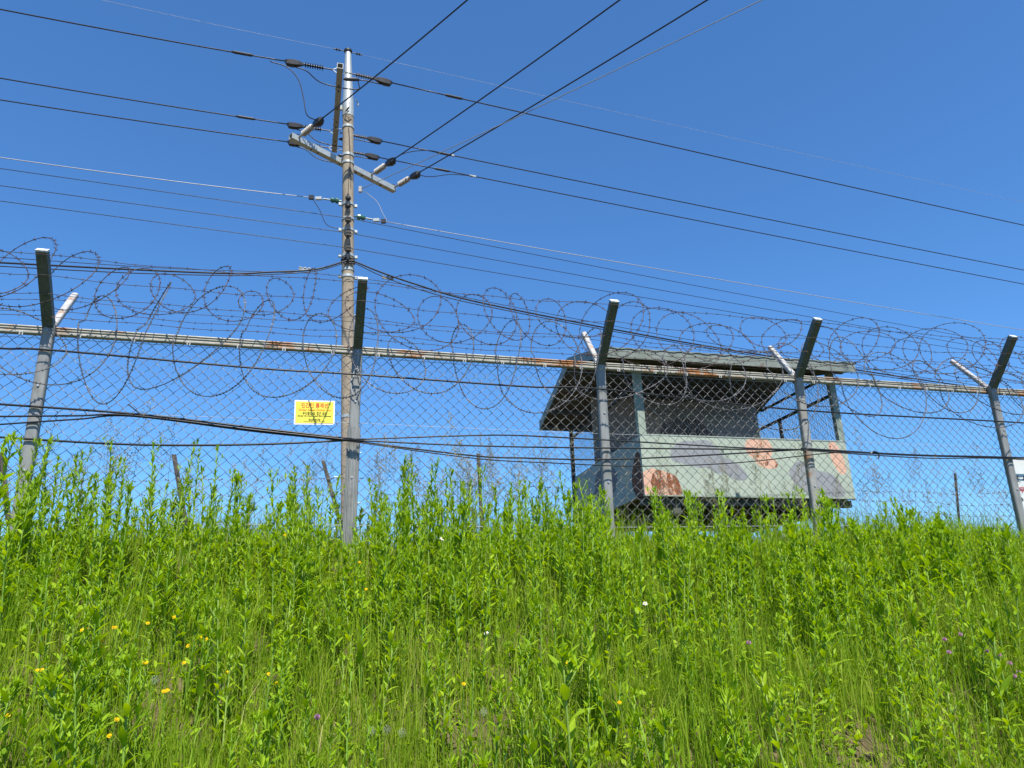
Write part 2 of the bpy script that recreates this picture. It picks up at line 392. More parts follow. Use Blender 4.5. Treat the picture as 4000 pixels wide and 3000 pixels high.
def barb_spikes(m, p, t, r, ln):
    """a four-pointed barb wrapped at p on a wire running along t"""
    t = t.normalized()
    for k in range(2):
        d = Vector((rng.gauss(0, 1), rng.gauss(0, 1), rng.gauss(0, 1))); d = (d - t * d.dot(t)).normalized() * ln + t * rng.uniform(-0.006, 0.006)
        o = t * (0.004 * (k * 2 - 1))
        m.tube([p + o - d, p + o, p + o + d], [r * 0.45, r, r * 0.45], 4)
    m.tube([p - t * 0.006, p + t * 0.006], r * 1.9, 5)
def barbed(pts, r, gap, ln):
    core, barbs = MB(), MB(); core.tube(pts, r, 5)
    acc = rng.uniform(0, gap)
    for a, b in zip(pts, pts[1:]):
        L_ = (b - a).length
        while acc < L_: barb_spikes(barbs, a + (b - a) * (acc / L_), b - a, r * 0.75, ln); acc += gap * rng.uniform(0.9, 1.1)
        acc -= L_
    return core, barbs
# straight barbed strands tied to the arms
STR = [(0.315, 0.375), (0.235, 0.265), (0.16, 0.17), (0.06, 0.055), (-0.19, 0.22), (-0.33, 0.36)]
for j, (a, z) in enumerate(STR):
    pts = []
    sup = [-2.0] + [fs(P) for P in POSTS] + [s1 + 0.9]
    for k in range(len(sup) - 1):
        sag = rng.uniform(0.01, 0.045); dz0 = rng.uniform(-0.012, 0.012)
        for t in np.linspace(0, 1, 13)[:-1]:
            pts.append(fp(sup[k] + (sup[k + 1] - sup[k]) * t, 0.075 + a + 0.036 * (1 if a > 0 else -1), RAILZ + z - sag * 4 * t * (1 - t) + 0.006 * math.sin(t * 17 + j)))
    core, barbs = barbed(pts, 0.0021, 0.105, 0.014)
    st = sub_of(core.build('barbed_strand', 'barb_steel', fence)); tag(barbs.build('barbs', 'barb_steel', st), kind='stuff')

# coil of barbed wire lying in the Y arms
def coil(name, label, cat, sa, sb, centre, radius, pitch, skew, squash, rwire, gap, ln, material, tape=False, seed=1, clampa=None):
    g = random.Random(seed)
    turns = (sb - sa) / pitch; n = int(turns * 34)
    ph = [g.uniform(0, 6.28) for _ in range(12)]
    rt = [g.uniform(0.5, 1.25) for _ in range(int(turns) + 3)]; ct = [g.uniform(-1, 1) for _ in range(int(turns) + 3)]; kt = [g.uniform(0.25, 1.35) for _ in range(int(turns) + 3)]; pt = [g.uniform(-1.3, 1.3) for _ in range(int(turns) + 3)]
    ip = lambda arr, x: arr[int(x)] * (1 - (x % 1)) + arr[int(x) + 1] * (x % 1)
    pts = []
    for i in range(n + 1):
        u = i / n * turns; th = 2 * math.pi * u
        rr = radius * ip(rt, u); c0 = ip(ct, u)
        s_ = sa + pitch * u + skew * ip(kt, u) * math.cos(th + 0.35 * ip(pt, u)) + 0.04 * math.sin(1.7 * u + ph[1])
        a = centre[0] + squash * rr * math.cos(th + 0.9 + 0.5 * ip(pt, u)) + 0.03 * c0
        z = RAILZ + centre[1] + rr * math.sin(th) + 0.075 * c0 + 0.02 * math.sin(u * 2.3 + ph[2])
        if clampa is not None and z < RAILZ + 0.05: a = max(a, clampa)
        pts.append(fp(s_, a, z))
    root = empty(name, fp(sa, centre[0], RAILZ + centre[1])); tag(root, label, cat)
    if not tape:
        core, barbs = barbed(pts, rwire, gap, ln)
    else:
        core, barbs = MB(), MB(); core.tube(pts, rwire, 5); acc = 0
        for a, b in zip(pts, pts[1:]):
            L_ = (b - a).length; t = (b - a).normalized()
            while acc < L_:
                p = a + t * acc; d = Vector((g.gauss(0, 1), g.gauss(0, 1), g.gauss(0, 1))); d = (d - t * d.dot(t)).normalized(); e = t.cross(d)
                w_, h_ = ln * 0.55, ln
                # bow-tie razor blade: two winged halves, given a little thickness
                vs_ = []
                for th_ in (-0.0007, 0.0007):
                    vs_ += [p + e * th_ + t * x + d * y for x, y in ((-w_ * 0.35, 0), (-w_, h_), (0, h_ * 0.7), (w_, h_), (w_ * 0.35, 0), (w_, -h_), (0, -h_ * 0.7), (-w_, -h_))]
                barbs.add(vs_, [(0, 4, 3, 2, 1), (0, 7, 6, 5, 4), (8, 9, 10, 11, 12), (8, 12, 13, 14, 15)])
                acc += gap
            acc -= L_
    core.build('coiled_wire', material, root, smooth=True)
    tag(barbs.build('barbs', material, root), kind='stuff')
    return root
coil('barbed_wire_coil', 'rusty dark barbed wire coil looping above the top rail inside the Y arms', 'barbed wire', -1.9, s1 + 0.7, (0.05, 0.34), 0.29, 0.235, 0.23, 0.75, 0.0030, 0.085, 0.017, 'barb_steel', seed=5)
coil('razor_wire_coil', 'wide steel razor wire coil hanging over the top rail in front of the mesh', 'razor wire', -2.0, s1 + 0.6, (0.15, -0.06), 0.40, 0.36, 0.31, 0.35, 0.0034, 0.023, 0.0095, 'razor_steel', tape=True, seed=9, clampa=0.115)

# ================================================================== signs on the fence
def sign_board(name, label, corners, off, border, material, inner, lines, group=None):
    P = [at_plane(x, y, fp(0, off, GZ), FN) for x, y in corners]     # TL TR BR BL on the plane of the mesh
    c = sum(P, Vector()) / 4
    ex = ((P[1] - P[0]) + (P[2] - P[3])).normalized(); ez = FN.cross(ex).normalized() * 1
    if ez.z < 0: ez = -ez
    W = ((P[1] - P[0]).length + (P[2] - P[3]).length) / 2; H = ((P[0] - P[3]).length + (P[1] - P[2]).length) / 2
    root = empty(name, c); tag(root, label, 'sign', group)
    rot = Matrix((ex, FN * 1, ez)).transposed()
    def slab(w, h, d0, d1, nm, mt, crop=0.012):
        pr = [(-w / 2 + crop * .3, -h / 2), (w / 2 - crop, -h / 2), (w / 2, -h / 2 + crop), (w / 2, h / 2 - crop * .3), (w / 2 - crop * .3, h / 2), (-w / 2, h / 2), (-w / 2, -h / 2 + crop * .3)]
        q = MB(); q.prism(pr, c + FN * d0, ex, ez, FN, d1 - d0); return q.build(nm, mt, root)
    slab(W, H, -0.002, 0.002, 'board', material)
    if inner:
        slab(W - border * 2 + .004, H - border * 2 + .004, 0.002, 0.0028, 'red_border', 'ink_red', 0.002)
        slab(W - border * 2, H - border * 2, 0.0028, 0.0036, 'yellow_face', inner, 0.002)
    for body, size, u, v, ink, bold, fitw in lines:
        me = text_mesh(body, size, bold)
        xs = [q.co.x for q in me.vertices]; ys = [q.co.y for q in me.vertices]
        w0, cx, cy = max(xs) - min(xs), (max(xs) + min(xs)) / 2, (max(ys) + min(ys)) / 2
        k = (fitw * W / w0) if fitw else 1.0
        T = Matrix((ex, ez, FN)).transposed().to_4x4()
        me.transform(T @ Matrix.Translation((u * W, v * H, 0.0048)) @ Matrix.Diagonal((k, 1, 1, 1)) @ Matrix.Translation((-cx, -cy, 0)))
        me.materials.clear(); me.materials.append(MATS[ink])
        o = bpy.data.objects.new('lettering', me); COL.objects.link(o); o.parent = root
    return root, c, ex, ez
sg, sc_, sx_, sz_ = sign_board('warning_sign', 'yellow warning sign with white border and red Korean lettering on the mesh', [(1151, 1563), (1309, 1566), (1306, 1660), (1148, 1658)], 0.030, 0.0115, 'sign_white', 'sign_yellow', [
    ('민간인 통제선', 0.040, 0.0, 0.29, 'ink_red', 0.0009, 0.66),
    ('Civilian Access Control Line', 0.021, 0.0, 0.105, 'ink_orange', 0.0007, 0.80),
    ('무단출입 및 접근 금지', 0.026, 0.0, -0.04, 'ink_dark', 0.0006, 0.60),
    ('Strictly No Unauthorized Entry or Access', 0.0145, 0.0, -0.155, 'ink_dark', 0.0006, 0.83),
    ('제2254부대장', 0.019, 0.0, -0.30, 'ink_dark', 0.0007, 0.30),
    ('Commanding Officer, Unit 2254', 0.0125, 0.0, -0.375, 'ink_dark', 0.0002, 0.54)])
for u_, v_ in ((-0.5, 0.47), (0.5, 0.47), (-0.5, -0.47)):
    c_ = sc_ + sx_ * (u_ * 0.29) + sz_ * (v_ * 0.178)
    q = MB(); q.tube([c_ + FN * 0.006, c_ + sx_ * (0.02 * np.sign(u_)) + FN * 0.0, c_ + sx_ * (0.045 * np.sign(u_)) - FN * 0.03], 0.0018, 4); q.build('tie_wire', 'mesh_wire', sg)
sign_board('notice_board', 'pale grey notice board with black and red Korean lettering beside the last post', [(3925, 1792), (4240, 1800), (4275, 2010), (3965, 2003)], 0.030, 0, 'sign_grey', None, [
    ('본 시설', 0.062, -0.315, 0.13, 'ink_black', 0.0012, 0.27),
    ('무단 접', 0.056, -0.275, -0.075, 'ink_crimson', 0.001, 0.26),
    ('Do not', 0.066, -0.30, -0.25, 'ink_black', 0.0012, 0.30)])

# ================================================================== cables tied along the fence
def smooth_path(P, n=10):
    P = [Vector(p) for p in P]; Q = [P[0] * 2 - P[1]] + P + [P[-1] * 2 - P[-2]]; out = []
    for i in range(1, len(Q) - 2):
        for k in range(n):
            t = k / n; a, b, c, d = Q[i - 1], Q[i], Q[i + 1], Q[i + 2]
            out.append(0.5 * ((2 * b) + (c - a) * t + (2 * a - 5 * b + 4 * c - d) * t * t + (3 * b - a - 3 * c + d) * t ** 3))
    out.append(P[-1]); return out
CAB = [
 ('black cable strung just under the top rail', 0.007, 0.116, [(-420, 1335), (0, 1361), (217, 1369), (1000, 1438), (1385, 1462), (2050, 1510), (2354, 1520), (3113, 1601), (3900, 1646), (4300, 1672)]),
 ('upper black cable of the bundle left of the second post', 0.0075, 0.116, [(-420, 1552), (0, 1579), (545, 1619), (1000, 1672), (1380, 1716)]),
 ('black cable joining the bundle from below beside the first post', 0.006, 0.128, [(-420, 1632), (0, 1627), (300, 1624), (520, 1623), (1000, 1680), (1380, 1720)]),
 ('thin black cable slanting up into the bundle past the first post', 0.0055, 0.122, [(-420, 1690), (0, 1658), (300, 1638), (520, 1626), (1000, 1686), (1380, 1724)]),
 ('lowest black cable sagging between the first and second posts', 0.0075, 0.117, [(-420, 1680), (0, 1708), (530, 1737), (1000, 1736), (1380, 1719)]),
 ('upper black cable spreading from the second post towards the guard post', 0.0058, 0.120, [(1370, 1717), (1850, 1701), (2050, 1702), (2354, 1718), (2873, 1748), (3150, 1757)]),
 ('middle black cable running level from second to fourth post', 0.0062, 0.126, [(1370, 1719), (1850, 1741), (2354, 1750), (3140, 1757)]),
 ('lower black cable dipping between the second and fourth posts', 0.0065, 0.118, [(1370, 1722), (1850, 1780), (2050, 1789), (2341, 1795), (2683, 1782), (3145, 1755)]),
 ('thin black cable sagging lowest across the camouflaged panel', 0.0045, 0.130, [(1370, 1724), (1850, 1790), (2150, 1808), (2493, 1821), (2873, 1808), (3252, 1769), (3420, 1772)]),
 ('thick black cable bundle between the fourth and fifth posts', 0.0095, 0.121, [(3130, 1752), (3430, 1771), (3640, 1780), (3905, 1786), (4300, 1800)]),
 ('thin black cable just below the thick bundle at the fifth post', 0.005, 0.133, [(3130, 1758), (3430, 1779), (3640, 1790), (3905, 1791), (4300, 1815)]),
]
for lb, r_, off, pp in CAB:
    Q = [at_plane(x, y, fp(0, off, GZ), FN) for x, y in pp]
    if pp[0][0] < 0: Q = [Q[0] + (Q[0] - Q[1]).normalized() * 4.0] + Q          # on past the picture, along the fence
    if pp[-1][0] > 4000: Q.append(Q[-1] + (Q[-1] - Q[-2]).normalized() * 4.0)
    P = smooth_path(Q, 8)
    m = MB(); m.tube(P, r_, 6); tag(m.build('cable', 'black_cable', smooth=True), lb, 'cable', 'cables tied along the fence')
# a cable end sticking up and a curl
m = MB(); m.tube([at_plane(x, y, fp(0, 0.13, GZ), FN) for x, y in ((500, 1579), (520, 1594), (545, 1616))], 0.004, 5)
tag(m.build('cable_tie', 'black_cable'), 'short black cable tie end sticking up beside the bundle', 'cable tie')
m = MB(); m.tube(smooth_path([at_plane(x, y, fp(0, 0.135, GZ), FN) for x, y in ((3400, 1772), (3412, 1764), (3428, 1768), (3434, 1782), (3430, 1792))], 5), 0.006, 5)
tag(m.build('cable_clip', 'black_cable'), 'curled black clip round the thick cable bundle', 'cable clip')

# ================================================================== guard post
TW, TD = 2.311, 2.105
TH0 = 1.21                                   # parapet top above the base
TR = Matrix.Rotation(0.235, 3, 'Z') @ Matrix.Rotation(0.006, 3, 'Y') @ Matrix.Rotation(-0.038, 3, 'X')
tbase = Vector((1.236, 6.80, 1.49 + EYE)) - TR @ Vector((0, 0, TH0))
tower = empty('guard_post', tbase, TR.to_euler()); tower['_o'] = (0, 0, 0)
tag(tower, 'small camouflaged steel guard post with pitched roof behind the fence', 'guard post')
PB, PT = TH0 - 0.588, TH0

def camo_mat(name, base, blobs):
    """flat camouflage paint: hard-edged patches, each at its own place on the sheet, with flaked rust inside the pink ones"""
    m, nt, b = _nt(name); N, L = nt.nodes.new, nt.links.new
    tc = N('ShaderNodeTexCoord')
    nz = N('ShaderNodeTexNoise'); nz.inputs['Scale'].default_value = 5.0; nz.inputs['Detail'].default_value = 1.5; L(tc.outputs['Object'], nz.inputs['Vector'])
    fine = N('ShaderNodeTexNoise'); fine.inputs['Scale'].default_value = 16; fine.inputs['Detail'].default_value = 5; fine.inputs['Roughness'].default_value = 0.7
    st = N('ShaderNodeMapping'); st.inputs['Scale'].default_value = (1, 1, 0.45); L(tc.outputs['Object'], st.inputs[0]); L(st.outputs[0], fine.inputs['Vector'])
    gr = N('ShaderNodeTexNoise'); gr.inputs['Scale'].default_value = 3.5; gr.inputs['Detail'].default_value = 6; L(tc.outputs['Object'], gr.inputs['Vector'])
    rp = N('ShaderNodeValToRGB'); rp.color_ramp.elements[0].position = 0.3; rp.color_ramp.elements[1].position = 0.75
    rp.color_ramp.elements[0].color = (*base[0], 1); rp.color_ramp.elements[1].color = (*base[1], 1); L(gr.outputs['Fac'], rp.inputs[0])
    col = rp.outputs[0]
    for (c, rad, ang, colr, kind) in blobs:
        mp = N('ShaderNodeMapping'); mp.vector_type = 'TEXTURE'; mp.inputs['Location'].default_value = c; mp.inputs['Rotation'].default_value = (0, ang, 0); mp.inputs['Scale'].default_value = rad
        L(tc.outputs['Object'], mp.inputs[0])
        ln = N('ShaderNodeVectorMath'); ln.operation = 'LENGTH'; L(mp.outputs[0], ln.inputs[0])
        ad = N('ShaderNodeMath'); ad.operation = 'MULTIPLY_ADD'; ad.inputs[1].default_value = 0.9; L(nz.outputs['Fac'], ad.inputs[0]); L(ln.outputs['Value'], ad.inputs[2])
        lt = N('ShaderNodeMath'); lt.operation = 'LESS_THAN'; lt.inputs[1].default_value = 1.45; L(ad.outputs[0], lt.inputs[0])
        if kind:
            r2 = N('ShaderNodeValToRGB'); r2.color_ramp.interpolation = 'LINEAR'
            r2.color_ramp.elements[0].position = kind; r2.color_ramp.elements[1].position = kind + 0.02
            r2.color_ramp.elements[0].color = (*colr, 1); r2.color_ramp.elements[1].color = (0.22, 0.07, 0.03, 1); L(fine.outputs['Fac'], r2.inputs[0]); cc = r2.outputs[0]
        else: cc = None
        mx = N('ShaderNodeMixRGB'); L(lt.outputs[0], mx.inputs[0]); L(col, mx.inputs[1])
        if cc: L(cc, mx.inputs[2])
        else: mx.inputs[2].default_value = (*colr, 1)
        col = mx.outputs[0]
    L(col, b.inputs['Base Color']); b.inputs['Roughness'].default_value = 0.7; b.inputs['Specular IOR Level'].default_value = 0.2
    MATS[name] = m
GREY, PINK = (0.245, 0.258, 0.275), (0.58, 0.355, 0.255)
def pw(X, Y):        # place on the front sheet
    return ((X - 740) / 1255 * TW, 0.0, PT - (Y - 705 - (X - 740) * 0.035) / 362 * 0.588)
def pr_(a, b): return (a / 1255 * TW, 5.0, b / 362 * 0.588)
camo_mat('camo_front', ((0.305, 0.36, 0.295), (0.37, 0.425, 0.35)), [
    (pw(1060, 820), pr_(160, 78), 0.0, GREY, 0), (pw(1265, 925), pr_(90, 52), 0.6, GREY, 0), (pw(1160, 880), pr_(80, 50), 0.5, GREY, 0),
    (pw(1690, 965), pr_(80, 95), 0.2, GREY, 0), (pw(1830, 1020), pr_(110, 72), 0.5, GREY, 0),
    (pw(1435, 790), pr_(98, 70), 0.0, PINK, 0.56), (pw(1470, 875), pr_(66, 38), 0.15, PINK, 0.53),
    (pw(775, 1015), pr_(62, 100), 0.0, PINK, 0.62), (pw(860, 1020), pr_(85, 90), 0.6, PINK, 0.47), (pw(1925, 850), pr_(40, 100), -0.25, PINK, 0.57)])
camo_mat('camo_side', ((0.29, 0.34, 0.31), (0.35, 0.40, 0.37)), [
    ((0, 0.12, PB + 0.18), (5, 0.16, 0.22), 0.0, (0.10, 0.05, 0.035), 0.5), ((0, 1.05, PB + 0.3), (5, 0.35, 0.2), 0.0, (0.16, 0.16, 0.17), 0)])
camo_mat('camo_inner', ((0.40, 0.39, 0.375), (0.48, 0.47, 0.45)), [
    ((0.55, 1.4, 1.72), (0.75, 5, 0.30), 0.35, (0.62, 0.50, 0.43), 0), ((1.95, 1.4, 1.25), (0.42, 5, 0.30), 0, (0.60, 0.49, 0.43), 0), ((1.35, 1.4, 1.5), (0.45, 5, 0.3), 0.5, (0.17, 0.165, 0.175), 0), ((0.5, 1.4, 1.2), (0.5, 5, 0.2), 0, (0.15, 0.15, 0.155), 0)])
TK = dict(parent=tower, local=True)
m = MB(); m.span((0.0, 0, PB), (TW, 0.035, PT)); m.build('front_panel', 'camo_front', **TK)
m = MB(); m.span((0.0, 0.037, PB), (0.035, TD, PT)); m.build('side_panel', 'camo_side', **TK)
m = MB(); m.span((TW - 0.035, 0.037, PB), (TW, TD, PT)); m.build('side_panel', 'tower_green', **TK)
m = MB(); m.span((0.037, TD - 0.035, PB), (TW - 0.037, TD, PT)); m.build('rear_panel', 'tower_green', **TK)
m = MB(); m.span((0.037, 0.037, PB + 0.002), (TW - 0.037, TD - 0.037, PB + 0.04)); m.build('floor_plate', 'tower_dark', **TK)
# roof planes: w on the roof at depth v
oA, vB, oC, uL, uR = 0.276, 0.871, 0.03, -0.401, TW + 0.052
zA, zB, zC = TH0 + 0.725, TH0 + 1.035, TH0 + 0.64
def roof_w(v): return zA + (zB - zA) * (v + oA) / (vB + oA) if v < vB else zB + (zC - zB) * (v - vB) / (TD + oC - vB)
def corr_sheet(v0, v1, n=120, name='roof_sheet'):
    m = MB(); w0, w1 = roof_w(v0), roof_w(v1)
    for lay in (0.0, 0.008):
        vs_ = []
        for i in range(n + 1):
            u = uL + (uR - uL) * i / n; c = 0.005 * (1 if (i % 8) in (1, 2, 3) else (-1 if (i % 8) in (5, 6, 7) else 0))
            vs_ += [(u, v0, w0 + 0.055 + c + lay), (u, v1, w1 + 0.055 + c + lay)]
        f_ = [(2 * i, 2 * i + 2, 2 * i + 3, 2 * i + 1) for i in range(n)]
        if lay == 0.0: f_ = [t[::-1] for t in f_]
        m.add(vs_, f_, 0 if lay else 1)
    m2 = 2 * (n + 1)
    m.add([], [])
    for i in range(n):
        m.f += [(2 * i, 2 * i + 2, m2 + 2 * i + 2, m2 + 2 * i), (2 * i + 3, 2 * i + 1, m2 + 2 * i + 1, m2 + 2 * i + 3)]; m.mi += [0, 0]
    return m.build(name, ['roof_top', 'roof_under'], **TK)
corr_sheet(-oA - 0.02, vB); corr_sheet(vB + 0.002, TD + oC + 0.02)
# rim: front, rear and gable fascias (flat steel)
m = MB(); m.span((uL, -oA - 0.012, zA - 0.045), (uR, -oA, zA + 0.062)); m.build('fascia', 'roof_top', **TK)
m = MB(); m.span((uL, TD + oC, zC - 0.03), (uR, TD + oC + 0.012, zC + 0.042)); m.build('fascia', 'roof_top', **TK)
for u0, u1 in ((uL - 0.012, uL - 0.001), (uR + 0.001, uR + 0.012)):
    for (va, wa), (vb, wb) in (((-oA, zA), (vB, zB)), ((vB + 0.001, zB), (TD + oC, zC))):
        m = MB(); m.add([(u, v, w + h) for u in (u0, u1) for v, w in ((va, wa), (vb, wb)) for h in (-0.03, 0.075)], [(0, 1, 3, 2), (4, 6, 7, 5), (0, 4, 5, 1), (2, 3, 7, 6), (0, 2, 6, 4), (1, 5, 7, 3)])
        m.build('fascia', 'tower_blue', **TK)
# ceiling lining under both slopes and purlins
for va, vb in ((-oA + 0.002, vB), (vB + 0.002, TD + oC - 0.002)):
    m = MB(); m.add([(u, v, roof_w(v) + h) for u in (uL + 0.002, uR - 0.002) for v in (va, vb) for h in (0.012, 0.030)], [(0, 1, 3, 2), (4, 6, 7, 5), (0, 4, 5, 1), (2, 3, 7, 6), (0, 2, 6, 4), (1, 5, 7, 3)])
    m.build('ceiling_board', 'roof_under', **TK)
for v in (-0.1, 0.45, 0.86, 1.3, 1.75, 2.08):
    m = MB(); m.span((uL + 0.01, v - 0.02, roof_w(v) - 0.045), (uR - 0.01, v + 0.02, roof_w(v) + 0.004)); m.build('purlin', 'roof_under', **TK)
# corner posts and rails of the frame
for u, v, mt, w_ in ((-0.004, -0.004, 'tower_green', 0.075), (TW - 0.068, -0.004, 'tower_green', 0.068), (-0.03, TD - 0.03, 'net_post', 0.045), (TW - 0.03, TD - 0.02, 'net_post', 0.045)):
    m = MB(); top = roof_w(v) - 0.002
    m.span((u, v, PT + 0.002 if v < 1 else 0.02), (u + w_, v + 0.006, top)); m.span((u, v + 0.0062, PT + 0.002 if v < 1 else 0.02), (u + 0.006, v + w_ * 0.8, top))
    m.build('corner_post', mt, **TK)
m = MB(); m.span((-0.003, -0.0045, PT + 0.001), (TW + 0.003, 0.0, PT + 0.012)); m.span((-0.003, -0.0045, PB - 0.012), (TW + 0.003, 0.04, PB - 0.001)); m.build('edge_trim', 'tower_green', **TK)
def bar(a, b, r, name, mt):
    q = MB(); a, b = Vector(a), Vector(b); d = (b - a).normalized(); s_ = d.cross(Vector((0, 0, 1)) if abs(d.z) < 0.9 else Vector((1, 0, 0))).normalized(); t_ = d.cross(s_)
    q.prism([(-r, -r), (r, -r), (r, r), (-r, r)], a, s_, t_, d, (b - a).length); return q.build(name, mt, **TK)
bar((TW - 0.012, 0.06, 1.75), (TW - 0.012, TD - 0.02, 1.75), 0.014, 'hand_rail', 'net_post')
bar((TW - 0.012, 0.06, roof_w(0.06) - 0.06), (TW - 0.012, 1.4, roof_w(0.06) - 0.06), 0.012, 'hand_rail', 'net_post')
bar((TW - 0.012, 1.05, PT), (TW - 0.012, 1.05, 1.735), 0.016, 'rail_post', 'net_post')
bar((TW - 0.012, 0.95, PT + 0.14), (TW - 0.012, TD - 0.02, PT + 0.14), 0.014, 'hand_rail', 'net_post')
bar((0.012, 0.07, PT + 0.52), (0.012, TD - 0.02, PT + 0.52), 0.012, 'hand_rail', 'net_post')
# wall across the middle of the hut
m = MB(); m.add([(u, v, w) for u in (0.05, TW - 0.06) for v in (1.43, 1.46) for w in (PB + 0.045, roof_w(1.46) - 0.002)], [(0, 1, 3, 2), (4, 6, 7, 5), (0, 4, 5, 1), (2, 3, 7, 6), (0, 2, 6, 4), (1, 5, 7, 3)])
m.build('inner_wall', 'camo_inner', **TK)
# expanded-metal screens in the openings
def screen(org, eu, ew, wu, ww_top, pu=0.036, pw_=0.105, r=0.0012):
    q = MB(); org, eu, ew = Vector(org), Vector(eu), Vector(ew); n = int(wu / pu)
    for k in range(n + 1):
        pts = []; z = 0.0; j = 0; u0 = k * pu
        top = ww_top(u0)
        while z < top:
            pts.append(org + eu * min(wu, max(0, u0 + (pu / 2 if j % 2 else 0) + (0.004 if j % 2 else -0.004))) + ew * z); z += pw_ / 2; j += 1
        if len(pts) > 1: q.tube(pts, r, 3, cap=False)
        pts = []; z = 0.0; j = 0
        while z < top:
            pts.append(org + eu * min(wu, max(0, u0 + (pu / 2 if not j % 2 else 0) + (0.004 if not j % 2 else -0.004) - 0.0)) + ew * z); z += pw_ / 2; j += 1
        if len(pts) > 1: q.tube(pts, r, 3, cap=False)
    o = q.build('screen', 'net_post', **TK); tag(o, kind='stuff')
screen((0.07, 0.020, PT), (1, 0, 0), (0, 0, 1), TW - 0.15, lambda u: zA - PT + 0.02)
screen((0.018, 0.09, PT), (0, 1, 0), (0, 0, 1), TD - 0.13, lambda v: roof_w(v + 0.09) - PT - 0.05)
screen((TW - 0.03, 0.09, PT), (0, 1, 0), (0, 0, 1), TD - 0.13, lambda v: roof_w(v + 0.09) - PT - 0.05)
# underframe and legs
for v in (0.10, 0.72, 1.35, 1.97):
    m = MB(); m.span((0.0, v - 0.03, PB - 0.085), (TW, v + 0.03, PB - 0.014)); m.build('floor_beam', 'tower_dark', **TK)
for u in (0.35, TW - 0.38):
    m = MB(); m.span((u - 0.04, 0.06, PB - 0.17), (u + 0.04, TD - 0.06, PB - 0.087)); m.build('cross_beam', 'tower_dark', **TK)
for u in (0.42, TW - 0.55):
    for v in (0.4, 1.7):
        m = MB(); m.span((u - 0.035, v - 0.035, -0.15), (u + 0.035, v + 0.035, PB - 0.172)); m.build('leg', 'tower_green', **TK)
bar((TW - 0.55, 0.4, 0.40), (TW - 0.12, 0.4, 0.05), 0.02, 'brace', 'tower_green'); bar((TW - 0.55, 0.42, 0.05), (0.42, 0.42, 0.36), 0.015, 'brace', 'tower_dark')

# ================================================================== low razor net fence behind
NOFF = -3.75
net = empty('net_fence', fp(0, NOFF, GZ)); tag(net, 'low thin wire net fence on dark leaning pickets behind the chain-link fence', 'fence')
for (x0, y0), (x1, y1) in (((5, 1765), (38, 2050)), ((680, 1775), (712, 1960)), ((1262, 1800), (1320, 2010)), ((1868, 1772), (1880, 2010)), ((3730, 1850), (3752, 2100)), ((-560, 1740), (-520, 2000)), ((4350, 1850), (4400, 2060))):
    a = at_plane(x0, y0, fp(0, NOFF, GZ), FN); b = at_plane(x1, y1, fp(0, NOFF, GZ), FN)
    d = (b - a).normalized(); b = a + d * ((a.z - GZ + 0.15) / -d.z)
    q = MB(); q.prism([(-0.024, 0), (0.024, 0), (0.024, 0.006), (-0.018, 0.006), (-0.018, 0.04), (-0.024, 0.04)], b, FE, FN, (a - b).normalized(), (a - b).length)
    for k in (0.35, 0.6, 0.85): q.box(b + (a - b) * k + FN * 0.012, (0.012, 0.012, 0.03))
    q.build('picket', 'net_post', net)
levels = [0.16, 0.36, 0.56, 0.76, 0.95, 1.12]
nS0, nS1 = -4.5, 14.5
bows = MB()
for j, h in enumerate(levels):
    q = MB(); q.tube([fp(s_, NOFF + 0.02, GZ + h + 0.03 * math.sin(s_ * 1.1 + j) + 0.015 * math.sin(s_ * 3.7)) for s_ in np.arange(nS0, nS1, 0.3)], 0.0017, 4, cap=False); q.build('net_strand', 'net_wire', net)
    if j in (1, 3, 4, 5):
        for s_ in np.arange(nS0, nS1, 0.115):
            if rng.random() < 0.25: continue
            c = fp(s_, NOFF + 0.022, GZ + h + 0.03 * math.sin(s_ * 1.1 + j) + 0.015 * math.sin(s_ * 3.7)); w_, h_ = 0.022, 0.010; tl = rng.uniform(-0.5, 0.5)
            e1 = FE * math.cos(tl) + ZV * math.sin(tl); e2 = ZV * math.cos(tl) - FE * math.sin(tl)
            bows.add([c + FN * f_ + e1 * x + e2 * y for f_ in (-.001, .001) for x, y in ((-w_, -h_), (-0.004, -0.003), (0.004, -0.003), (w_, -h_), (w_, h_), (0.004, 0.003), (-0.004, 0.003), (-w_, h_))], [(0, 1, 6, 7), (1, 2, 5, 6), (2, 3, 4, 5), (15, 14, 9, 8), (14, 13, 10, 9), (13, 12, 11, 10)])
tag(bows.build('net_barbs', 'net_post', net), kind='stuff')
q = MB()
for s_ in np.arange(nS0, nS1, 0.115):
    q.tube([fp(s_ + 0.012 * math.sin(h * 9 + s_ * 5), NOFF + 0.018, GZ + h) for h in np.linspace(0.05, 1.12, 6)], 0.0011, 3, cap=False)
tag(q.build('net_ties', 'net_wire', net), kind='stuff')

# ================================================================== utility pole
def pax(zr):  # pole axis at height zr above the eye (the pole leans a little)
    t = (zr - 0.28) / (11.32 - 0.28); return Vector((-2.875 - 0.463 * t, 12.5, EYE + zr))
pole = empty('utility_pole', (pax(0.28).x, 12.5, GZ)); tag(pole, 'tall concrete utility pole with two steel crossarms and many insulators', 'utility pole')
m = MB(); m.tube([pax(z) for z in np.linspace(0.0, 9.78, 14)], [0.121 - 0.0012 * z for z in np.linspace(0.0, 9.78, 14)], 28); shaft = sub_of(m.build('shaft', 'concrete', pole, smooth=True, angle=40))
m = MB(); m.tube([pax(9.62), pax(9.95), pax(10.2), pax(11.28)], [0.118, 0.116, 0.104, 0.064], 24); m.build('steel_extension', 'pale_steel', pole, smooth=True, angle=40)
m = MB(); m.lathe([(0, 0.068), (0.02, 0.088), (0.06, 0.088), (0.075, 0.05)], pax(11.24), pax(11.34), 16); m.build('pole_cap', 'black_plastic', pole)
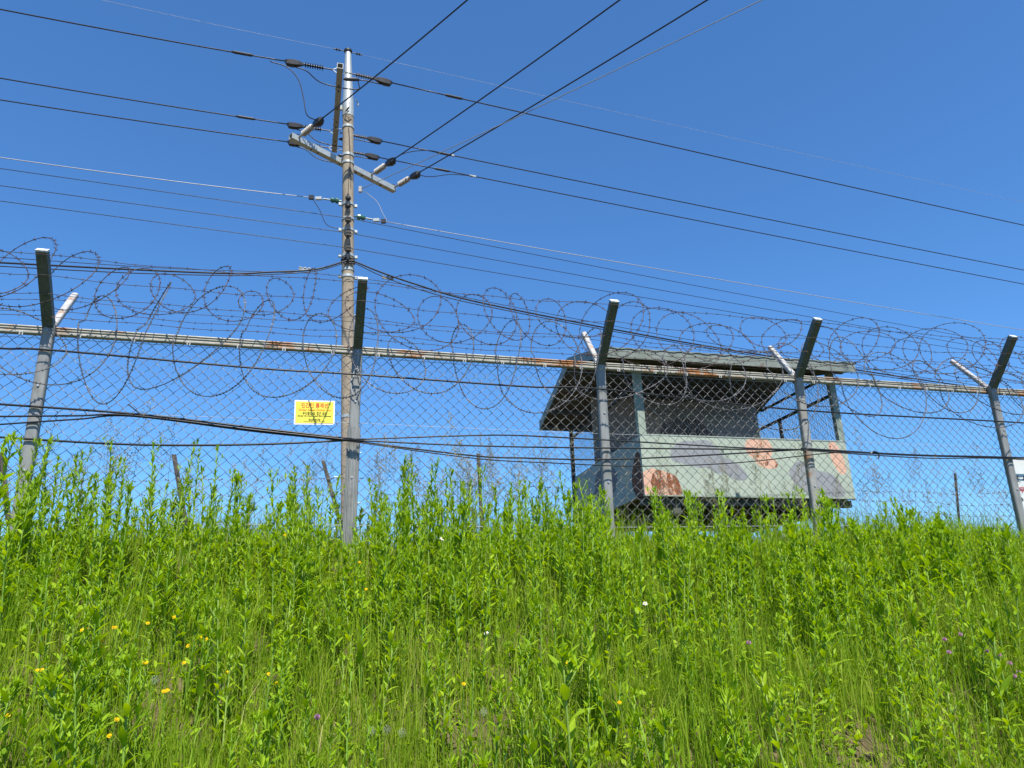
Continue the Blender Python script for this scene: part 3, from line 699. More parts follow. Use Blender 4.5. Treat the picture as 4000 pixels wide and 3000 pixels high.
LDIR = Vector((math.cos(R(17.5)), math.sin(R(17.5)), 0)); LPER = Vector((LDIR.y, -LDIR.x, 0))      # along the line, towards the viewer
def band(zr, h=0.05, r=0.122, mt='pale_steel', lugs=False):
    q = MB(); q.tube([pax(zr - h / 2), pax(zr + h / 2)], r, 26)
    if lugs:
        for sx in (-1, 1): q.box(pax(zr) + LDIR * sx * (r + 0.03), (0.05, 0.06, 0.055), Matrix.Rotation(R(17.5), 3, 'Z')); 
    q.build('band', mt, pole, smooth=True, angle=40)
for zr, lg in ((9.35, False), (8.5, False), (8.68, False), (7.55, True), (7.22, False), (6.98, True), (6.42, True), (6.12, False), (5.98, True), (3.2, False)): band(zr, 0.05 if zr != 8.6 else 0.12, 0.124, lugs=lg)
# square-tube crossarms
def crossarm(a, b, w, name='crossarm', material='arm_steel'):
    a, b = Vector(a), Vector(b); az = (b - a).normalized(); ax = az.cross(ZV).normalized(); ay = ax.cross(az)
    q = MB(); o, i = w / 2, w / 2 - 0.008
    out = [(-o, -o), (o, -o), (o, o), (-o, o)]; inn = [(-i, -i), (i, -i), (i, i), (-i, i)]; L_ = (b - a).length
    vs_ = [p + ax * x + ay * y for p in (a, a + az * L_) for x, y in out] + [p + ax * x + ay * y for p in (a + az * 0.0, a + az * L_) for x, y in inn]
    f_ = [(k, (k + 1) % 4, 4 + (k + 1) % 4, 4 + k) for k in range(4)] + [(8 + (k + 1) % 4, 8 + k, 12 + k, 12 + (k + 1) % 4) for k in range(4)]
    f_ += [(k, 8 + k, 8 + (k + 1) % 4, (k + 1) % 4) for k in range(4)] + [(4 + (k + 1) % 4, 12 + (k + 1) % 4, 12 + k, 4 + k) for k in range(4)]
    q.add(vs_, f_)
    ob = sub_of(q.build(name, material, pole))
    for t in (0.18, 0.24, 0.44, 0.6, 0.66, 0.85):
        c = a + (b - a) * t
        h = MB(); h.tube([c - ay * (o + 0.001), c - ay * (o + 0.012)], 0.016, 7); h.build('bolt', 'black_plastic', ob)
        h = MB(); h.tube([c - ax * (o + .001), c - ax * (o + 0.014)], 0.014, 7); h.build('bolt', 'black_plastic', ob)
    return ob
H1, H2 = 9.85, 8.6
A1n, A1f = Vector((-3.02 - 0.13, 11.28, EYE + H1)), Vector((-3.92 - 0.0, 13.95, EYE + H1))
off1 = (pax(H1) - (A1n + (A1f - A1n) * 0.45)); off1.z = 0
crossarm(A1n, A1f, 0.115)
A2l, A2r = at_h(1135, 532, EYE + H2), at_h(1541, 742, EYE + H2)
arm2 = crossarm(A2l, A2r, 0.115, material='pale_steel')
m = MB(); m.box(pax(H1) + Vector((-0.16, 0, 0)), (0.12, 0.05, 0.1)); m.build('arm_bracket', 'pale_steel', pole)
q = MB(); q.tube([pax(9.98) - LPER * -0.14 + LDIR * 0.14, pax(10.02) + LDIR * 0.2, pax(9.96) + LDIR * 0.215, pax(9.93) + LDIR * 0.17], 0.011, 6); q.build('hook', 'aluminium_wire', pole)

def insulator(a, d, n, L_, rs, rc, mt, parent=None, rod=0.18):
    """string of sheds from a along d; returns its far end"""
    d = d.normalized(); prof = [(0, rc * 0.6), (rod, rc * 0.6), (rod + 0.001, rc)]
    st = L_ / n
    for k in range(n): prof += [(rod + st * (k + 0.25), rc), (rod + st * (k + 0.45), rs), (rod + st * (k + 0.60), rs * 0.96), (rod + st * (k + 0.85), rc)]
    prof += [(rod + L_ + 0.04, rc)]
    m = MB(); m.lathe(prof, a, a + d, 12); m.build('insulator', mt, parent or pole)
    return a + d * (rod + L_ + 0.04)
def clamp_cover(a, d, L_, w, h, parent=None, drop=True):
    """black cover over a dead-end clamp: a tapered, faceted shell with a hanging belly"""
    d = d.normalized(); sx = d.cross(ZV).normalized(); uz = sx.cross(d)
    secs = [(0.0, 0.3, 0.0, 0.35), (0.25, 0.75, -0.1, 0.8), (0.55, 1.0, -0.3, 1.0), (0.85, 0.95, -0.35, 0.85), (1.0, 0.15, 0.1, 0.2)]
    vs_ = []
    for t, ww, dz, hh in secs:
        c = a + d * (L_ * t) + uz * (dz * h * 0.5)
        for x, y in ((-1, 0.5), (-0.55, 1), (0.55, 1), (1, 0.5), (0.8, -0.8), (0, -1), (-0.8, -0.8)): vs_.append(c + sx * (x * w * 0.5 * ww) + uz * (y * h * 0.5 * hh))
    n = 7; f_ = [(i * n + k, i * n + (k + 1) % n, (i + 1) * n + (k + 1) % n, (i + 1) * n + k) for i in range(len(secs) - 1) for k in range(n)] + [tuple(range(n))[::-1], tuple(range((len(secs) - 1) * n, len(secs) * n))]
    m = MB(); m.add(vs_, f_); m.build('clamp_cover', 'black_plastic', parent or pole)
    return a + d * L_
LINES = []
def power_line(name, label, cat, p0, p1, sag, r, material, beyond=1.6, group=None, sleeve=None):
    p0, p1 = Vector(p0), Vector(p1); d = (p1 - p0); pts = []
    n = 40
    for i in range(n + 1):
        t = i / n * beyond; p = p0 + d * t; p.z -= sag * t * (1 - t) * 4 if t <= 1 else -sag * 4 * (t - 1) * t * 0.2; pts.append(p)
    m = MB(); m.tube(pts, r, 6)
    root = m.build(name, material, smooth=True); tag(root, label, cat, group)
    if sleeve:
        for t0, L_, rr in sleeve:
            i0 = t0 / beyond * n; a = pts[int(i0)] + (pts[int(i0) + 1] - pts[int(i0)]) * (i0 % 1); u = d.normalized()
            s2 = MB(); s2.lathe([(0, r), (0.05, rr), (L_ - 0.05, rr), (L_, r)], a, a + u, 8); s2.build('splice_sleeve', 'black_plastic', root)
    return pts
# three phases held by the first crossarm
attach = [(0.045, 36, 880, 'highest'), (0.74, 305, 1055, 'middle'), (0.965, 390, 1110, 'lowest')]
jump_ends = {}
for k, (t, yl, yr, nm) in enumerate(attach):
    c = A1n + (A1f - A1n) * t + Vector((0, 0, -0.02))
    for sgn, px_, py_, side in ((-1, 0, yl, 'left'), (1, 4000, yr, 'right')):
        e = at_h(px_, py_, EYE + H1 + (0.05 if sgn < 0 else -0.15)); d = (e - c).normalized()
        y = MB(); y.tube([c + d * 0.05 + ZV * 0.06, c + d * 0.14, c + d * 0.05 - ZV * 0.06], 0.009, 5); y.build('shackle', 'pale_steel', pole)
        b = insulator(c + d * 0.1, d, 8, 0.36, 0.058 if sgn < 0 else 0.05, 0.020, 'black_plastic' if sgn < 0 else 'porcelain_brown', rod=0.2)
        b2 = clamp_cover(b - d * 0.03, d, 0.36, 0.125, 0.14)
        LINES.append((k, sgn, power_line('power_line', f'{nm} of the three thick black power lines running {side} from the upper crossarm', 'power line', b2 - d * 0.02, e, 0.02, 0.0125, 'conductor', beyond=2.2 if sgn > 0 else 2.0, group='thick lines on the upper crossarm', sleeve=[(0.06 if sgn > 0 else 0.12, 0.4, 0.028)] if k < 2 or sgn > 0 else None)))
        jump_ends[(k, sgn)] = (b2 - d * 0.2 - ZV * 0.09, d)
for k in range(3):       # jumpers looping under the arm
    (a, da), (b, db) = jump_ends[(k, -1)], jump_ends[(k, 1)]
    mid = (a + b) / 2 - ZV * (0.30 if k else 0.20) + LPER * (0.12 if k != 0 else -0.05)
    P = smooth_path([a, a - da * 0.22 - ZV * 0.05, mid - LDIR * 0.3, mid + LDIR * 0.35, b - db * 0.45 - ZV * 0.02, b], 8)
    q = MB(); q.tube(P, 0.011, 6); q.build('jumper', 'conductor', pole, smooth=True)
    s0_ = b - db * 0.42 - ZV * 0.02; q = MB(); q.lathe([(0, 0.012), (0.06, 0.034), (0.26, 0.034), (0.32, 0.012)], s0_ - db * 0.34 - ZV * 0.06, s0_ + ZV * 0.02, 8); q.build('splice_sleeve', 'black_plastic', pole)
# three lines leaving the lower crossarm over the road
for t, px_, py_, nm in ((0.06, 1825, 0, 'leftmost'), (0.74, 2420, 0, 'middle'), (0.985, 2762, 0, 'rightmost')):
    c = A2l + (A2r - A2l) * t + ZV * 0.03
    e = at_h(px_, py_, EYE + H2 - 0.1); d = (e - c).normalized()
    y = MB(); y.box(c + ZV * 0.0, (0.07, 0.07, 0.15)); y.build('clevis', 'black_plastic', pole)
    b = insulator(c + d * 0.04, d, 7, 0.34, 0.062, 0.036, 'porcelain', rod=0.16)
    b2 = clamp_cover(b - d * 0.02, d, 0.34, 0.14, 0.15)
    power_line('power_line', f'{nm} of the three black power lines climbing from the lower crossarm over the road', 'power line', b2 - d * 0.02, e, 0.03, 0.0128, 'conductor', beyond=3.0, group='lines from the lower crossarm')
    jump_ends[('x', nm)] = b2 - d * 0.12
def jumper(pp, r=0.010, mt='conductor'):
    q = MB(); q.tube(smooth_path(pp, 8), r, 6); q.build('jumper', mt, pole, smooth=True)
pl = at_plane(1065, 240, A1n, LPER)      # tap from the near line down to the lower crossarm
jumper([at_plane(x, y, A1n, LPER) for x, y in ((1055, 240), (1120, 262), (1165, 310), (1185, 380), (1200, 450))] + [jump_ends[('x', 'leftmost')]])
def on_line(k, px_):
    return min([a_ + (b_ - a_) * t for kk, sg__, P_ in LINES if kk == k and sg__ > 0 for a_, b_ in zip(P_, P_[1:]) for t in (0, .1, .2, .3, .4, .5, .6, .7, .8, .9)], key=lambda p: abs(pix(p)[0] - px_))
for nm_, k_, px_, dz_ in (('middle', 1, 1765, 0.16), ('rightmost', 2, 1850, -0.05)):
    e1 = jump_ends[('x', nm_)]; e2 = on_line(k_, px_); dv = e2 - e1
    jumper([e1, e1 + dv * 0.22 + ZV * dz_, e1 + dv * 0.6 + ZV * (dz_ * 0.7 + 0.06), e2])
    q = MB(); q.box(e2, (0.16, 0.035, 0.035), Matrix.Rotation(R(18), 3, 'Z')); q.build('line_clamp', 'arm_steel', pole)
# earth wire at the very top
tp = pax(11.27)
for sgn, px_, py_, side in ((-1, 400, 0, 'left'), (1, 4000, 790, 'right')):
    e = at_h(px_, py_, EYE + 11.27 - (0.1 if sgn > 0 else 0)); d = (e - tp).normalized()
    insulator(tp + d * 0.08, d, 2, 0.10, 0.035, 0.014, 'black_plastic', rod=0.08)
    power_line('power_line', f'very thin pale earth wire running {side} from the top of the pole', 'power line', tp + d * 0.3, e, 0.02, 0.0030, 'thin_wire', beyond=2.0, group='earth wires at the pole top')
# neutral with green strain insulators
nz_ = pax(7.62)
for sgn, px_, py_, zr, side in ((-1, 0, 615, 7.62, 'left'), (1, 4000, 1290, 7.32, 'right')):
    c = pax(zr) + LDIR * sgn * 0.125; e = at_h(px_, py_, EYE + zr - 0.05); d = (e - c).normalized()
    m = MB(); m.lathe([(0, 0.02), (0.05, 0.02), (0.06, 0.055), (0.11, 0.06), (0.13, 0.035), (0.16, 0.055), (0.20, 0.05), (0.22, 0.02)], c, c + d, 10); m.build('insulator', 'glass_green', pole)
    m = MB(); m.tube([c + d * 0.2, c + d * 0.36], 0.016, 6); m.box(c + d * 0.44, (0.12, 0.05, 0.06)); m.build('strain_clamp', 'pale_steel', pole)
    m = MB(); m.box(c + d * 0.58, (0.09, 0.055, 0.08)); m.build('strain_clamp', 'black_plastic', pole)
    power_line('power_line', f'bright bare aluminium line running {side} below the lower crossarm', 'power line', c + d * 0.5, e, 0.03, 0.0078, 'aluminium_wire', beyond=2.0, group='bare aluminium lines')
    jump_ends[('n', sgn)] = c + d * 0.56
c = jump_ends[('n', -1)]; jumper([c - ZV * 0.02, c + LDIR * 0.15 - ZV * 0.25, c + LDIR * 0.3 - ZV * 0.55, c + LDIR * 0.55 - ZV * 0.62], 0.007)
c = jump_ends[('n', 1)]; e4 = at_h(2975, 0, EYE + 7.85); a4 = at_h(1408, 740, EYE + 7.85)
jumper([c + LDIR * 0.1, c + ZV * 0.18, c + ZV * 0.42 - LDIR * 0.12, c + ZV * 0.6 - LDIR * 0.35, a4], 0.006, 'thin_wire')
m = MB(); m.box(a4, (0.06, 0.06, 0.12)); m.build('line_clamp', 'porcelain', pole)
power_line('power_line', 'thin grey line climbing beside the three black lines over the road', 'power line', a4, e4, 0.03, 0.0066, 'arm_steel', beyond=3.0)
# low-voltage rack: three spool insulators, three wires passing through
front = LPER * 0.0 + (Vector((0, 0, EYE)) - pax(7.0)); front.z = 0; front.normalize()
m = MB(); 
for zr in (7.62, 7.45): m.lathe([(0, 0.03), (0.03, 0.055), (0.07, 0.055), (0.1, 0.03)], pax(zr) + front * 0.17 - ZV * 0.06, pax(zr) + front * 0.17 + ZV, 10)
m.tube([pax(7.7) + front * 0.17, pax(7.3) + front * 0.17], 0.02, 6); m.build('insulator', 'black_plastic', pole)
for k, (zr, yl, yr) in enumerate(((7.12, 658, 944), (6.80, 725, 996), (6.48, 785, 1047))):
    c = pax(zr) + front * 0.20
    m = MB(); m.lathe([(0, 0.03), (0.012, 0.062), (0.035, 0.066), (0.045, 0.04), (0.065, 0.036), (0.08, 0.058), (0.10, 0.058), (0.115, 0.03)], c - ZV * 0.055, c + ZV, 14); m.build('insulator', 'porcelain_brown', pole, smooth=True, angle=50)
    m = MB(); m.box(pax(zr) + front * 0.135 - ZV * 0.0, (0.035, 0.14, 0.012)); m.box(pax(zr - 0.14) + front * 0.205, (0.04, 0.03, 0.16)); m.build('bracket', 'black_plastic', pole)
    e0 = at_h(0, yl, EYE + zr + 0.02); e2 = at_h(1850, yr, EYE + zr - 0.03)
    c2 = c + LPER * 0.05; d0 = e0 - c2; d2 = e2 - c2
    pts = [c2 + d0 * t for t in np.linspace(1.9, 0, 14)] + [c2 + d2 * t - ZV * 0.012 * t * (14 - t) * 0.15 for t in np.linspace(0, 14, 40)[1:]]
    m = MB(); m.tube(pts, 0.0062, 6)
    tag(m.build('service_line', 'conductor', smooth=True), ('uppermost', 'second', 'lowest')[k] + ' of three thin dark wires crossing the pole on the spool rack', 'power line', 'wires on the spool rack')
# telephone bundle tied round the pole
TB = [('thicker telephone cable', 0.016, [(0, 1026), (500, 1052), (900, 1068), (1050, 1063), (1227, 1053), (1339, 1023), (1372, 1018)], [(1394, 1025), (1484, 1062), (1629, 1112), (1850, 1176), (2379, 1283), (2841, 1365), (3562, 1478), (4000, 1540)]),
      ('thinner telephone cable', 0.009, [(0, 1040), (500, 1066), (900, 1076), (1050, 1072), (1227, 1060), (1339, 1030), (1372, 1026)], [(1394, 1032), (1484, 1075), (1629, 1128), (1850, 1186), (2379, 1291), (2841, 1372), (3562, 1486), (4000, 1549)]),
      ('lowest telephone wire on white clamps', 0.006, [(0, 1005), (600, 1045), (1050, 1062), (1227, 1068), (1340, 1080)], [(1400, 1086), (1629, 1120), (1850, 1168), (2379, 1270), (2841, 1352), (3562, 1468), (4000, 1530)])]
for nm, r_, left, right in TB:
    P0 = pax(6.25) + front * 0.14; n_ = LPER
    P = [at_plane(x, y, P0, n_) for x, y in left] + [at_plane(x, y, P0, n_) for x, y in right]
    ext = P[0] + (P[0] - P[1]) * 0.6; ext2 = P[-1] + (P[-1] - P[-2]) * 0.6
    m = MB(); m.tube(smooth_path([ext] + P + [ext2], 7), r_, 6); tag(m.build('telephone_cable', 'black_cable', smooth=True), nm + ' tied to the concrete pole and sloping away both ways', 'cable', 'telephone cables on the pole')
q = MB(); 
for k in range(3): q.tube([pax(6.28 + 0.03 * k) + (LDIR * math.cos(t) + LPER * math.sin(t)) * 0.127 for t in np.linspace(0, 2 * math.pi, 25)[:-1]], 0.010, 5, closed=True)
q.build('cable_wrap', 'black_cable', pole)
for sx in (-0.8, 0.75):
    c = pax(6.0) + LDIR * sx + LPER * 0.1; q = MB(); q.box(c, (0.22, 0.03, 0.04), Matrix.Rotation(R(17.5), 3, 'Z')); 
    for k in (-0.08, 0, 0.08): q.box(c + LDIR * k + ZV * 0.03, (0.05, 0.05, 0.02), Matrix.Rotation(R(17.5), 3, 'Z'))
    q.build('line_clamp', 'arm_steel', pole)
# earth lead down the shaft
q = MB(); q.tube([pax(z) + front * (0.128 + 0.006 * math.sin(z * 9)) + LDIR * (0.02 * math.sin(z * 3.1) + 0.02) for z in np.linspace(9.3, 7.7, 30)], 0.007, 5); q.tube([pax(z) + front * 0.126 + LDIR * (0.035 - 0.02 * math.cos(z * 2)) for z in np.linspace(9.9, 7.9, 24)], 0.005, 5); q.build('earth_lead', 'net_post', pole)
q = MB(); q.tube(smooth_path([pax(9.66) + front * 0.13 - LDIR * 0.03, pax(9.76) + front * 0.16 + LDIR * 0.02, pax(9.62) + front * 0.15 - LDIR * 0.06, pax(9.5) + front * 0.15 + LDIR * 0.0, pax(9.58) + front * 0.14 + LDIR * 0.07], 6), 0.010, 5); q.build('earth_lead', 'black_plastic', pole)
for z in np.arange(1.2, 9.3, 0.45):       # climbing pegs
    sd_ = 1 if int(z / 0.45) % 2 else -1
    q = MB(); q.tube([pax(z) + LDIR * sd_ * 0.10, pax(z) + LDIR * sd_ * 0.23], 0.008, 6); q.tube([pax(z) + LDIR * sd_ * 0.225, pax(z) + LDIR * sd_ * 0.235], 0.014, 6)
    if z < 3.0 or z > 8.9: q.build('climbing_peg', 'pale_steel', pole)
m = MB(); m.box(pax(1.95) + front * 0.125 + LDIR * 0.09, (0.05, 0.01, 0.3)); m.build('number_plate', 'cap_white', pole)

# ================================================================== vegetation
def leaf_arrays(curl, wid, tooth=0.0):
    """leaf blade along +Y, unit length: folded along the midrib, curling over at the tip"""
    ts = [0.0, 0.22, 0.5, 0.78, 1.0]; ws = [0.16, 0.72, 1.0, 0.62, 0.0]
    v = []; f = []
    for i, (t, w) in enumerate(zip(ts, ws)):
        y = t * (1 - 0.10 * curl * t); z = -curl * t * t * 0.42
        if i < 4:
            k = wid * 0.5 * w * (1 + tooth * (1 if i == 2 else -0.4))
            v += [(-k, y, z + k * 0.35), (0, y, z), (k, y, z + k * 0.35)]
        else: v += [(0, y, z)]
    for i in range(3):
        a = i * 3; f += [(a, a + 1, a + 4, a + 3), (a + 1, a + 2, a + 5, a + 4)]
    f += [(9, 10, 12), (10, 11, 12)]
    return np.array(v), f
LEAFS = [leaf_arrays(c, w, t) for c, w, t in ((0.2, 0.235, 0), (0.6, 0.21, 0), (0.9, 0.26, 0.12), (-0.2, 0.19, 0), (0.4, 0.33, 0.2))]
LEAF_ME = []
for v_, f_ in LEAFS:
    me = bpy.data.meshes.new('leaf'); me.from_pydata(v_.tolist(), [], f_); me.materials.append(MATS['leaf_single']); me.polygons.foreach_set('use_smooth', [True] * len(me.polygons)); LEAF_ME.append(me)

def gen_weed(seed, h, bushy=1.0, big=1.0):
    """one leafy stalk: stem paths and leaf placements (matrix, which leaf)"""
    g = random.Random(seed); stems = []; leaves = []
    lx, ly, bow = g.gauss(0, 0.06), g.gauss(0, 0.06), g.uniform(-0.05, 0.05)
    axis_p = lambda t: Vector((h * (lx * t + bow * t * t), h * (ly * t - bow * 0.6 * t * t), h * t))
    stems.append(([axis_p(t) for t in np.linspace(0, 1, 7)], [0.0054 * (1 - 0.6 * t) * (0.7 + 0.5 * h) for t in np.linspace(0, 1, 7)]))
    n = max(9, int(h / 0.0195 * bushy)); ang = g.uniform(0, 6.28)
    def put(p, az, tilt, L_, k, roll=0.0):
        M_ = Matrix.Translation(p) @ Matrix.Rotation(az, 4, 'Z') @ Matrix.Rotation(math.pi / 2 - tilt, 4, 'X') @ Matrix.Rotation(roll, 4, 'Y') @ Matrix.Diagonal((L_, L_, L_, 1))
        leaves.append((M_, k))
    for i in range(n):
        t = 0.10 + 0.88 * (i / n) ** 0.92; ang += 2.4 + g.gauss(0, 0.25)
        tilt = R(42 - 20 * t) + g.gauss(0, 0.15)
        L_ = big * (0.108 - 0.050 * t) * g.uniform(0.7, 1.25) * (0.75 if t < 0.2 else 1)
        put(axis_p(t), ang, tilt, L_, g.choice((0, 0, 1, 2, 2, 4)), g.gauss(0, 0.25))
    def tuft(p, k, s_):
        for i in range(k):
            put(p + Vector((g.gauss(0, .003), g.gauss(0, .003), g.uniform(-.02, .006))) * s_, g.uniform(0, 6.28), R(g.uniform(8, 52)), s_ * g.uniform(0.026, 0.055), g.choice((0, 3, 1)))
    tuft(axis_p(1), 14, big)
    for b in range(g.choice((0, 0, 2, 3, 4))):          # short flowering branches near the top
        t = g.uniform(0.72, 0.94); az = g.uniform(0, 6.28); L_ = h * g.uniform(0.08, 0.17)
        p0 = axis_p(t); d = Vector((math.cos(az) * 0.55, math.sin(az) * 0.55, 0.85)); p1 = p0 + d * L_
        stems.append(([p0, p0 + d * L_ * 0.5 + Vector((0, 0, -0.004)), p1], [0.0021, 0.0018, 0.0013]))
        for q_ in (0.35, 0.65): put(p0 + d * L_ * q_, az + g.uniform(-1.5, 1.5), R(g.uniform(20, 55)), 0.032 * g.uniform(0.7, 1.2), g.choice((0, 1, 3)))
        tuft(p1, 6, 0.8)
    return stems, leaves
PROTO = []
for i in range(16):
    h = 0.28 + 0.029 * i
    st, lv = gen_weed(100 + i, h, 0.95 + 0.25 * math.sin(i * 2.1), 0.82 + 0.12 * math.sin(i * 3.7))
    m = MB()
    for p_, r_ in st: m.tube(p_, r_, 5)
    sm = m.mesh('stem'); sm.materials.append(MATS['weed_stem']); sm.polygons.foreach_set('use_smooth', [True] * len(sm.polygons))
    V, Fq, Ft, tint, nv = [], [], [], [], 0
    g = random.Random(i)
    for M_, k in lv:
        v_, f_ = LEAFS[k]; A = np.array(M_)
        V.append(v_ @ A[:3, :3].T + A[:3, 3]); tv = g.random()
        Fq += [tuple(x + nv for x in q) for q in f_]; tint += [tv] * len(v_); nv += len(v_)
    V = np.concatenate(V)
    fm = bpy.data.meshes.new('foliage'); fm.from_pydata(V.tolist(), [], Fq); fm.materials.append(MATS['leaf_scatter']); fm.polygons.foreach_set('use_smooth', [True] * len(fm.polygons))
    at_ = fm.attributes.new('tint', 'FLOAT', 'POINT'); at_.data.foreach_set('value', tint)
    stV = np.array([tuple(p) for p in m.v]); PROTO.append(dict(h=h, stem=sm, fol=fm, leaves=lv, V=V, F=Fq, tint=np.array(tint), sV=stV, sF=m.f))

def in_sight(p, mar=250):
    x, y = pix(p); return -mar < x < 4000 + mar and -mar < y < 3000 + mar
# where stalks stand: s along the fence, d in front of it
spots = []
tries = 0
clumps = [(nr.uniform(-2.6, 11), nr.uniform(-0.6, 2.3), nr.uniform(0.25, 0.6)) for _ in range(46)]
while len(spots) < 2700 and tries < 60000:
    tries += 1
    s_ = nr.uniform(-3.0, 11.5); d = nr.uniform(-1.3, 2.5)
    w = 0.46 + 0.5 * max(math.exp(-(((s_ - a) / c) ** 2 + ((d - b) / c) ** 2)) for a, b, c in clumps)
    if d < 0: w *= 0.45 * math.exp(d * 0.6)
    if d > 1.2: w *= 0.5
    if 0.35 < d < 1.1: w = min(1.0, w * 1.5)
    if -0.35 < d < 0.35: w *= 0.5 if s_ < 4 else 0.36
    if -0.15 < d < 0.75 and min(abs(s_ - fs(P) + 0.02) for P in POSTS[1:]) < 0.13: w *= 0.15
    if nr.random() > w: continue
    p = fp(s_, d, GZ); z = gz(p.x, p.y); p = Vector((p.x, p.y, z))
    x, y = pix(p + Vector((0, 0, 0.2)))
    hh = 0.36 + 0.34 * nr.random() ** 1.25
    if d > 0.9: hh *= 0.92
    if -0.2 < d < 0.55: hh *= 1.08
    if x > 2050 and d < 0.6: hh *= 0.84
    if 2350 < x < 3350 and d < 0.5: hh *= 0.92
    if x > 3300 and d < 0.75: hh *= 0.72
    if x > 3780 and d < 0.9: hh *= 0.75
    if d < -0.1: hh *= 0.8
    spots.append((p, d, x, y, hh))
# the stalks seen largest are things of their own
seen = [i for i, (p, d, x, y, hh) in enumerate(spots) if 20 < x < 3980 and y < 2960 and d > -0.15]
seen.sort(key=lambda i: -spots[i][4] / (spots[i][0] - EYEV).length * (1.25 if spots[i][1] < 0.5 else 1.0))
own = seen[:296]; ownset = set(own)
WEEDS = []
def place_weed(i, rank):
    p, d, x, y, hh = spots[i]
    k = min(range(len(PROTO)), key=lambda q: abs(PROTO[q]['h'] - hh) + (0.06 * ((q * 7 + i) % 5) / 5)); pr = PROTO[k]
    root = bpy.data.objects.new('leafy_weed', None); COL.objects.link(root); root.empty_display_size = 0.05
    root.location = p - Vector((0, 0, 0.01)); sc = hh / pr['h']; root.scale = (sc, sc, sc)
    root.rotation_euler = (nr.normal(0, 0.05), nr.normal(0, 0.05), nr.uniform(0, 6.28))
    so_ = bpy.data.objects.new('stem', pr['stem']); COL.objects.link(so_); so_.parent = root
    if rank < 26:
        for M_, kk in pr['leaves']:
            lo = bpy.data.objects.new('leaf', LEAF_ME[kk]); COL.objects.link(lo); lo.parent = root; lo.matrix_local = M_
    else:
        fo = bpy.data.objects.new('foliage', pr['fol']); COL.objects.link(fo); fo.parent = root; fo['kind'] = 'stuff'
    WEEDS.append((root, d, x))
def label_weeds():
    LMK = [(150, 'at the first post'), (620, 'just past the first post'), (1050, 'before the yellow sign'), (1330, 'below the yellow sign'), (1500, 'at the second post'), (1850, 'just past the second post'), (2230, 'before the third post'), (2480, 'at the third post'), (2800, 'below the rusty panel corner'), (3100, 'below the camouflaged panel'), (3320, 'at the fourth post'), (3700, 'beyond the guard post'), (9999, 'by the fifth post')]
    for root, d, x in WEEDS:
        z_ = 'tall leafy weed on the crest ' if d < 0.5 else ('leafy weed halfway down ' if d < 1.15 else 'leafy weed low on the bank ')
        lab = z_ + next(w for lim, w in LMK if x < lim); tag(root, lab, 'weed', lab)
for rank, i in enumerate(own): place_weed(i, rank)
label_weeds()

def big_mesh(name, V, tris, tint, material):
    me = bpy.data.meshes.new(name); nT = len(tris)
    me.vertices.add(len(V)); me.vertices.foreach_set('co', np.ascontiguousarray(V, np.float32).ravel())
    me.loops.add(nT * 3); me.loops.foreach_set('vertex_index', np.ascontiguousarray(tris, np.int32).ravel())
    me.polygons.add(nT); me.polygons.foreach_set('loop_start', np.arange(0, nT * 3, 3, dtype=np.int32))
    me.update(calc_edges=True)
    a = me.attributes.new('tint', 'FLOAT', 'POINT'); a.data.foreach_set('value', np.ascontiguousarray(tint, np.float32))
    me.materials.append(MATS[material])
    o = bpy.data.objects.new(name, me); COL.objects.link(o); return o
def tri(F):
    out = []
    for f in F:
        for k in range(1, len(f) - 1): out.append((f[0], f[k], f[k + 1]))
    return np.array(out)
for P_ in PROTO: P_['T'] = tri(P_['F']); P_['sT'] = tri(P_['sF'])
Vs, Ts, Tn, sVs, sTs, sTn, n0, n1 = [], [], [], [], [], [], 0, 0
for i, (p, d, x, y, hh) in enumerate(spots):
    if i in ownset: continue
    pr = PROTO[nr.integers(len(PROTO))]; sc = hh / pr['h'] * nr.uniform(0.8, 1.05); a = nr.uniform(0, 6.28)
    Rm = np.array(Matrix.Rotation(nr.normal(0, .07), 3, 'X') @ Matrix.Rotation(nr.normal(0, .07), 3, 'Y') @ Matrix.Rotation(a, 3, 'Z')) * sc
    Vs.append(pr['V'] @ Rm.T + np.array(p)); Ts.append(pr['T'] + n0); Tn.append(np.clip(pr['tint'] * 0.7 + nr.uniform(0, 0.3), 0, 1)); n0 += len(pr['V'])
    sVs.append(pr['sV'] @ Rm.T + np.array(p)); sTs.append(pr['sT'] + n1); sTn.append(np.full(len(pr['sV']), nr.random())); n1 += len(pr['sV'])
o = big_mesh('weed_thicket', np.concatenate(Vs), np.concatenate(Ts), np.concatenate(Tn), 'leaf_scatter'); tag(o, 'dense leafy green weeds filling the grassy bank', 'weeds', kind='stuff')
o2 = big_mesh('weed_stems', np.concatenate(sVs), np.concatenate(sTs), np.concatenate(sTn), 'weed_stem_scatter'); o2.parent = o; o2['kind'] = 'stuff'

